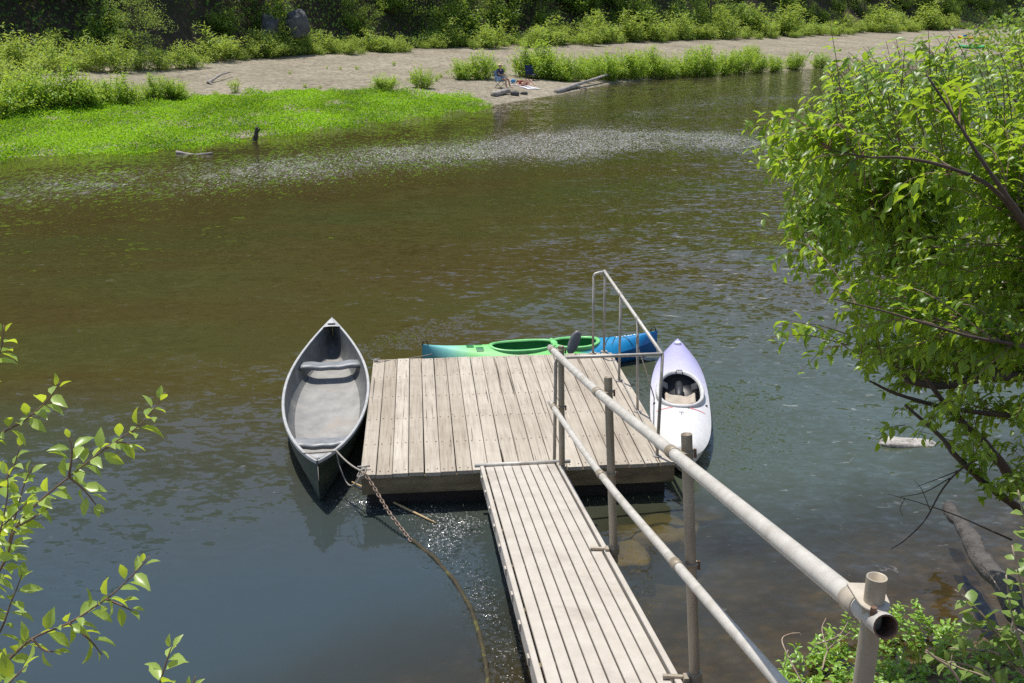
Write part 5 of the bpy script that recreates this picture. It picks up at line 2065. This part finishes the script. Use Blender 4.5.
for a_, b_, d in edge:
    p0, p1 = PD(*a_, d) - RT, PD(*b_, d - .1) - RT
    shoots.append(smooth_path([p0, (p0 + p1) / 2 + [0, 0, .03], p1], 5))
for sh in shoots:
    twm.tube(sh, np.linspace(.0032, .0012, len(sh)), 4)
trunk.build('trunk', M_BARK, rt_tree, True)
twm.build('twigs', M_TWIG, rt_tree)
main_n = len(shoots) - len(edge)
a1 = stems_leaves(shoots[:main_n], 33, .068, .032, .85, .55, .1, .012)
a2 = stems_leaves(shoots[main_n:], 38, .068, .033, .9, .35, .05, .02)
arr = [np.concatenate([p_, q_]) for p_, q_ in zip(a1, a2)]
leaf_cloud('crown', *arr, M_L_TREE, rt_tree, T_LEAF, True)

# tree further along the right bank, top right corner
pb_ = PD(1030, 20, 26)
bt = tree_proto(700, 6.0, 2.4, 4600, M_L_FOREST2, 'bank_tree', 'glossy dark leaved tree at the top right corner above the far kayaks', None, (pb_[0] + .6, pb_[1], gz(pb_[0] + .6, pb_[1])), .25)

# ------------------------------------------------------------------ left foreground shrub
ls = thing('leafy_shrub', 'leafy shrub with fresh green shoots reaching in at lower left', 'shrub', (-2.3, 1.3, gz(-2.3, 1.3)))
LS = np.array(ls.location)
sprigs = [
    ([(-60, 640), (0, 570), (16, 527), (40, 501), (69, 477), (106, 448), (141, 424), (166, 392)], 2.5),
    ([(-60, 720), (0, 668), (32, 639), (69, 623), (106, 599), (128, 580), (150, 556)], 2.35),
    ([(-70, 480), (0, 434), (24, 421), (48, 400), (60, 382)], 2.6),
    ([(-50, 640), (0, 570), (11, 533), (24, 485), (34, 465)], 2.55),
    ([(120, 790), (148, 725), (160, 683), (167, 660), (172, 646)], 2.3),
    ([(120, 790), (170, 730), (188, 695), (196, 676)], 2.3),
    ([(-60, 400), (-20, 375), (0, 352), (4, 325)], 2.6),
    ([(-50, 760), (-8, 700), (12, 680), (24, 668)], 2.2),
    ([(-60, 560), (-10, 500), (12, 470), (20, 445)], 2.7),
    ([(-60, 600), (-10, 540), (14, 515), (30, 500)], 2.45),
    ([(16, 527), (30, 520), (48, 508)], 2.48),
    ([(69, 477), (72, 450), (66, 428)], 2.5),
    ([(69, 477), (84, 490), (100, 510)], 2.5),
    ([(69, 623), (90, 640), (102, 655)], 2.35),
    ([(-50, 690), (-5, 640), (12, 600), (22, 575)], 2.4),
    ([(-50, 620), (-10, 560), (6, 505), (8, 470)], 2.4),
    ([(106, 448), (118, 442), (136, 446)], 2.5),
    ([(106, 599), (118, 604), (135, 612)], 2.35),
    ([(32, 639), (44, 650), (58, 652)], 2.35),
]
mb = MB()
sh_ = []
broot = np.array([0, 0, -.1])
for sp_, d in sprigs:
    pts = smooth_path(np.array([PD(a, b, d) for a, b in sp_]) - LS, 5)
    sh_.append(pts)
    mb.tube(pts, np.linspace(.0034, .0012, len(pts)), 6)
    if sp_[0][0] < 0 or sp_[0][1] > 700:
        mb.tube(smooth_path([broot + rng.normal(size=3) * [.08, .08, 0], (broot + pts[0]) / 2 + [0, 0, .15], pts[0]], 5), np.linspace(.012, .0045, 11), 6)
mb.build('stems', M_TWIG, ls, True)
P, A_x, Nn, Le, Wi, Va = [], [], [], [], [], []
for sh in sh_:
    seg = np.linalg.norm(np.diff(sh, axis=0), axis=1)
    cs = np.concatenate([[0], np.cumsum(seg)])
    node = .028
    kk = 0
    for s in np.arange(cs[-1] * .12, cs[-1] + 1e-6, node):
        p_ = np.array([np.interp(s, cs, sh[:, i]) for i in range(3)])
        i0 = min(np.searchsorted(cs, s, 'right') - 1, len(seg) - 1)
        tan = unit(sh[i0 + 1] - sh[i0])
        ref = unit(np.cross(tan, [0, 0, 1.0]))
        b2 = np.cross(ref, tan)
        last = s > cs[-1] - node
        for sg in (-1, 1):
            if rng.random() < .12 and not last:
                continue
            ph = kk * 1.57 + rng.normal() * .35
            rad = ref * math.cos(ph) * sg + b2 * math.sin(ph) * sg
            ax = unit(tan * .65 + rad * .9 + [0, 0, -.25 + .2 * rng.normal()])
            if last:
                ax = unit(tan + rad * .45)
            P.append(p_ + rad * .006)
            A_x.append(ax)
            Nn.append(unit(np.array([0, 0, 1.0]) + rng.normal(size=3) * .45 + tan * .2))
            l_ = rng.uniform(.036, .064) * (.65 if last else 1)
            Le.append(l_)
            Wi.append(l_ * rng.uniform(.45, .55))
            Va.append(np.clip(.2 + .8 * rng.random(), 0, 1))
        kk += 1
leaf_cloud('leaves', np.array(P), np.array(A_x), np.array(Nn), np.array(Le), np.array(Wi), np.array(Va), M_L_NEAR, ls, T_LEAF, True)

# ------------------------------------------------------------------ near bank plants at lower right
bank_poly = np.array([(775, 720), (782, 668), (800, 652), (835, 632), (865, 618), (905, 612), (950, 632), (985, 640), (1060, 630), (1060, 740), (775, 740)], float)
P, Va, shb = [], [], []
mb = MB()
cnt = 0
while cnt < 430:
    px, py = rng.uniform(770, 1060), rng.uniform(610, 740)
    if not in_poly(np.array([px]), np.array([py]), bank_poly)[0]:
        continue
    p_ = at_ground(px, py + 12)
    if p_[2] < .0:
        p_ = PZ(px, py, .05)
    cnt += 1
    hgt = rng.uniform(.05, .2)
    tip = p_ + np.array([rng.normal() * .05, rng.normal() * .05, hgt])
    sh = smooth_path([p_ - [0, 0, .03], (p_ + tip) / 2 + rng.normal(size=3) * .015, tip], 3)
    shb.append(sh)
    mb.tube(sh, np.linspace(.004, .002, len(sh)), 4)
arr = stems_leaves(shb, 62, .052, .026, 1.0, .1, .1, .006)
bk = leaf_cloud('bank_ground_cover', *arr, M_L_BANK, None, T_LEAF, True)
tag(bk, 'bright leafy ground cover on the near bank around the last post', 'ground cover', None, 'stuff')
# grass tuft by the last post
gt_root = at_ground(925, 668)
gr = thing('grass_tuft', 'tuft of long green grass blades right of the nearest post', 'grass', tuple(gt_root))
P, A_x, Nn = [], [], []
mb = MB()
for k in range(46):
    a = rng.random() * 6.283
    b0 = np.array([math.cos(a), math.sin(a), 0]) * rng.uniform(0, .22)
    ln = rng.uniform(.16, .4)
    d = np.array([math.cos(a + rng.normal() * .6), math.sin(a + rng.normal() * .6), 0])
    pts = [b0, b0 + d * ln * .15 + [0, 0, ln * .6], b0 + d * ln * .5 + [0, 0, ln * .92]]
    pts = smooth_path(pts, 4)
    w = np.linspace(.006, .0008, len(pts))
    sd = np.cross(d, [0, 0, 1])
    vs = [p + sd * ww for p, ww in zip(pts, w)] + [p - sd * ww for p, ww in zip(pts, w)]
    n_ = len(pts)
    mb.add(vs, [(i_, i_ + 1, n_ + i_ + 1, n_ + i_) for i_ in range(n_ - 1)])
o = mb.build('blades', M_L_BANK, gr, True)
o.data.attributes.new('v', 'FLOAT', 'POINT').data.foreach_set('value', rng.random(len(o.data.vertices)))
# bramble with broad leaves
br_root = PD(1015, 668, 5.0)
br_root[2] = gz(br_root[0], br_root[1])
br = thing('bramble', 'bramble with broad pale leaves and tan canes in the lower right corner', 'bramble', tuple(br_root))
BR = np.array(br.location)
mb = MB()
sh_ = []
for sp_, d in [([(1040, 700), (1010, 650), (985, 618), (968, 600), (955, 590)], 4.6), ([(1040, 700), (1020, 640), (1012, 615), (1006, 575)], 4.3), ([(1050, 690), (1030, 640), (1024, 600), (1012, 545)], 4.2),
               ([(1040, 720), (990, 680), (960, 668), (925, 652)], 4.7), ([(1060, 660), (1010, 632), (985, 630), (962, 622)], 4.6), ([(1040, 690), (1000, 655), (975, 650), (950, 648)], 4.6),
               ([(1050, 660), (1030, 560), (1024, 520), (1018, 490)], 4.4)]:
    pts = smooth_path(np.array([PD(a, b, d) for a, b in sp_]) - BR, 5)
    sh_.append(pts)
    mb.tube(pts, np.linspace(.007, .003, len(pts)), 6)
mb.build('canes', M_CANE, br, True)
arr = stems_leaves(sh_, 22, .075, .06, .9, .1, .25, .01)
leaf_cloud('leaves', *arr, leaf_mat('bramble_leaf', (.12, .22, .04), (.26, .36, .09), (.36, .5, .08), .35, .4, .5), br, T_LEAF, True)


def twig(pix, r, label, mat=M_CANE, name='dead_twig', cat='twig', branches=(), group=None):
    mb = MB()
    pts = smooth_path(np.array([PD(*q) for q in pix]), 5)
    mb.tube(pts, np.linspace(r[0], r[1], len(pts)), 6 if r[1] < .03 else 14)
    if r[1] > .03:
        mb.v = [(p[0] + .05 * (vnoise(np.array(p[0] * 8 + p[2] * 5), np.array(p[1] * 6.3), 3) - .5), p[1], p[2] + .06 * (vnoise(np.array(p[0] * 9), np.array(p[1] * 7 + p[2] * 5), 5) - .5)) for p in mb.v]
    for bpx, rb in branches:
        b = smooth_path(np.array([PD(*q) for q in bpx]), 5)
        mb.tube(b, np.linspace(rb[0], rb[1], len(b)), 5)
    return tag(mb.build(name, mat, None, True), label, cat, group)


twig([(806, 690, 5.6), (790, 660, 5.7), (782, 640, 5.8), (790, 634, 5.9), (800, 633, 5.9)], (.005, .003), 'pale arched dead twig left of the bank greenery', branches=[([(788, 650, 5.7), (784, 668, 5.7)], (.004, .002))])
twig([(822, 670, 5.5), (828, 650, 5.6), (840, 640, 5.6), (850, 632, 5.7)], (.005, .002), 'forked dead twig rising from greenery left of nearest post', branches=[([(828, 652, 5.6), (822, 630, 5.7), (826, 618, 5.8)], (.004, .002)), ([(815, 645, 5.6), (838, 636, 5.6), (848, 622, 5.7)], (.004, .002))])
twig([(965, 690, 4.6), (950, 668, 4.6), (935, 658, 4.6), (926, 650, 4.6)], (.007, .004), 'thick brown dead cane below the bramble leaves', M_CANE, branches=[([(950, 668, 4.6), (952, 655, 4.6)], (.004, .002))])
twig([(1000, 690, 4.6), (985, 672, 4.6), (955, 662, 4.6), (948, 664, 4.6)], (.006, .003), 'pale dead cane lying across the bramble base', M_CANE)
twig([(1040, 650, 4.6), (1018, 630, 4.6), (1010, 640, 4.6), (1015, 610, 4.6)], (.008, .003), 'pale bent dead stem at the right edge under bramble', M_DEAD)
twig([(1000, 590, 5.4), (990, 575, 5.6), (982, 565, 5.6)], (.004, .002), 'short upright brown twig beside the sunken grey log', M_CANE)
# drooping dark dead twigs over the water
twig([(985, 455, 5.9), (960, 470, 5.9), (942, 490, 5.9), (925, 520, 5.9), (905, 540, 5.9), (891, 549, 5.9)], (.007, .0025), 'dark drooping dead twig hanging over the clear shallows', M_BARK,
     branches=[([(950, 478, 5.9), (925, 492, 5.9), (900, 497, 5.9)], (.004, .0015)), ([(930, 510, 5.9), (922, 490, 5.9), (914, 480, 5.9)], (.003, .001)), ([(960, 470, 5.9), (940, 478, 5.9), (916, 487, 5.9)], (.004, .0015))])
twig([(1012, 540, 5.7), (985, 528, 5.7), (955, 515, 5.8), (920, 503, 5.8), (888, 494, 5.8)], (.006, .0015), 'long straight dark twig crossing above the shallows', M_BARK,
     branches=[([(905, 498, 5.8), (900, 508, 5.8), (903, 517, 5.8)], (.003, .001))])
# sunken grey log
a = PZ(955, 520, -.02)
twig([(948, 508, 8.9), (965, 530, 8.3), (985, 562, 7.6), (1005, 588, 7.1), (1030, 625, 6.5), (1050, 660, 6.2)], (.05, .1), 'grey weathered log slanting into the shallows at lower right', simple_mat('wet_grey_log', (.04, .035, .03), (.13, .118, .105), 7, .8, 0, 1.0, .03, (1, 1, 1), (.04, .035, .03)), 'sunken_log', 'log')
pr = PZ(908, 443, 0)
o = rock_mesh('pale_rock', (.62, .22, .12), M_PALE, 5)
o.location = pr + [0, 0, -.01]
o.rotation_euler = (0, .06, .1)
tag(o, 'pale rock just above the water beside the drooping branches', 'rock')
for (px, py, s, seed, lab) in [(655, 535, (.9, .7, .34), 21, 'broad yellowish rock under the water right of the gangway'), (630, 560, (.35, .5, .2), 22, 'small brown rock under water near the second post'), (700, 520, (.5, .4, .25), 23, 'yellowish underwater rock by the third post')]:
    o = rock_mesh('submerged_rock', s, M_YROCK, seed)
    q = PZ(px, py, -.3)
    o.location = q
    tag(o, lab, 'rock')

# ------------------------------------------------------------------ light
S = Vector((-.19, .27, 1)).normalized()
sun_d = bpy.data.lights.new('sun', 'SUN')
sun_d.energy = 5.0
sun_d.angle = math.radians(.53)
sun_d.color = (1, .955, .89)
sun = bpy.data.objects.new('sun', sun_d)
COL.objects.link(sun)
sun.rotation_euler = S.to_track_quat('Z', 'Y').to_euler()
w = bpy.data.worlds.new('World')
SC.world = w
w.use_nodes = True
nt = w.node_tree
bg = nt.nodes['Background']
sky = nt.nodes.new('ShaderNodeTexSky')
sky.sky_type = 'NISHITA'
sky.sun_disc = False
sky.sun_elevation = math.asin(S.z)
sky.sun_rotation = math.atan2(S.x, S.y)
nt.links.new(sky.outputs[0], bg.inputs['Color'])
bg.inputs['Strength'].default_value = .15
SC.view_settings.view_transform = 'Standard'
SC.view_settings.look = 'None'
SC.view_settings.exposure = 0
SC.cycles.max_bounces = 8
SC.cycles.transparent_max_bounces = 12
SC.cycles.sample_clamp_indirect = 6
SC.cycles.use_denoising = False
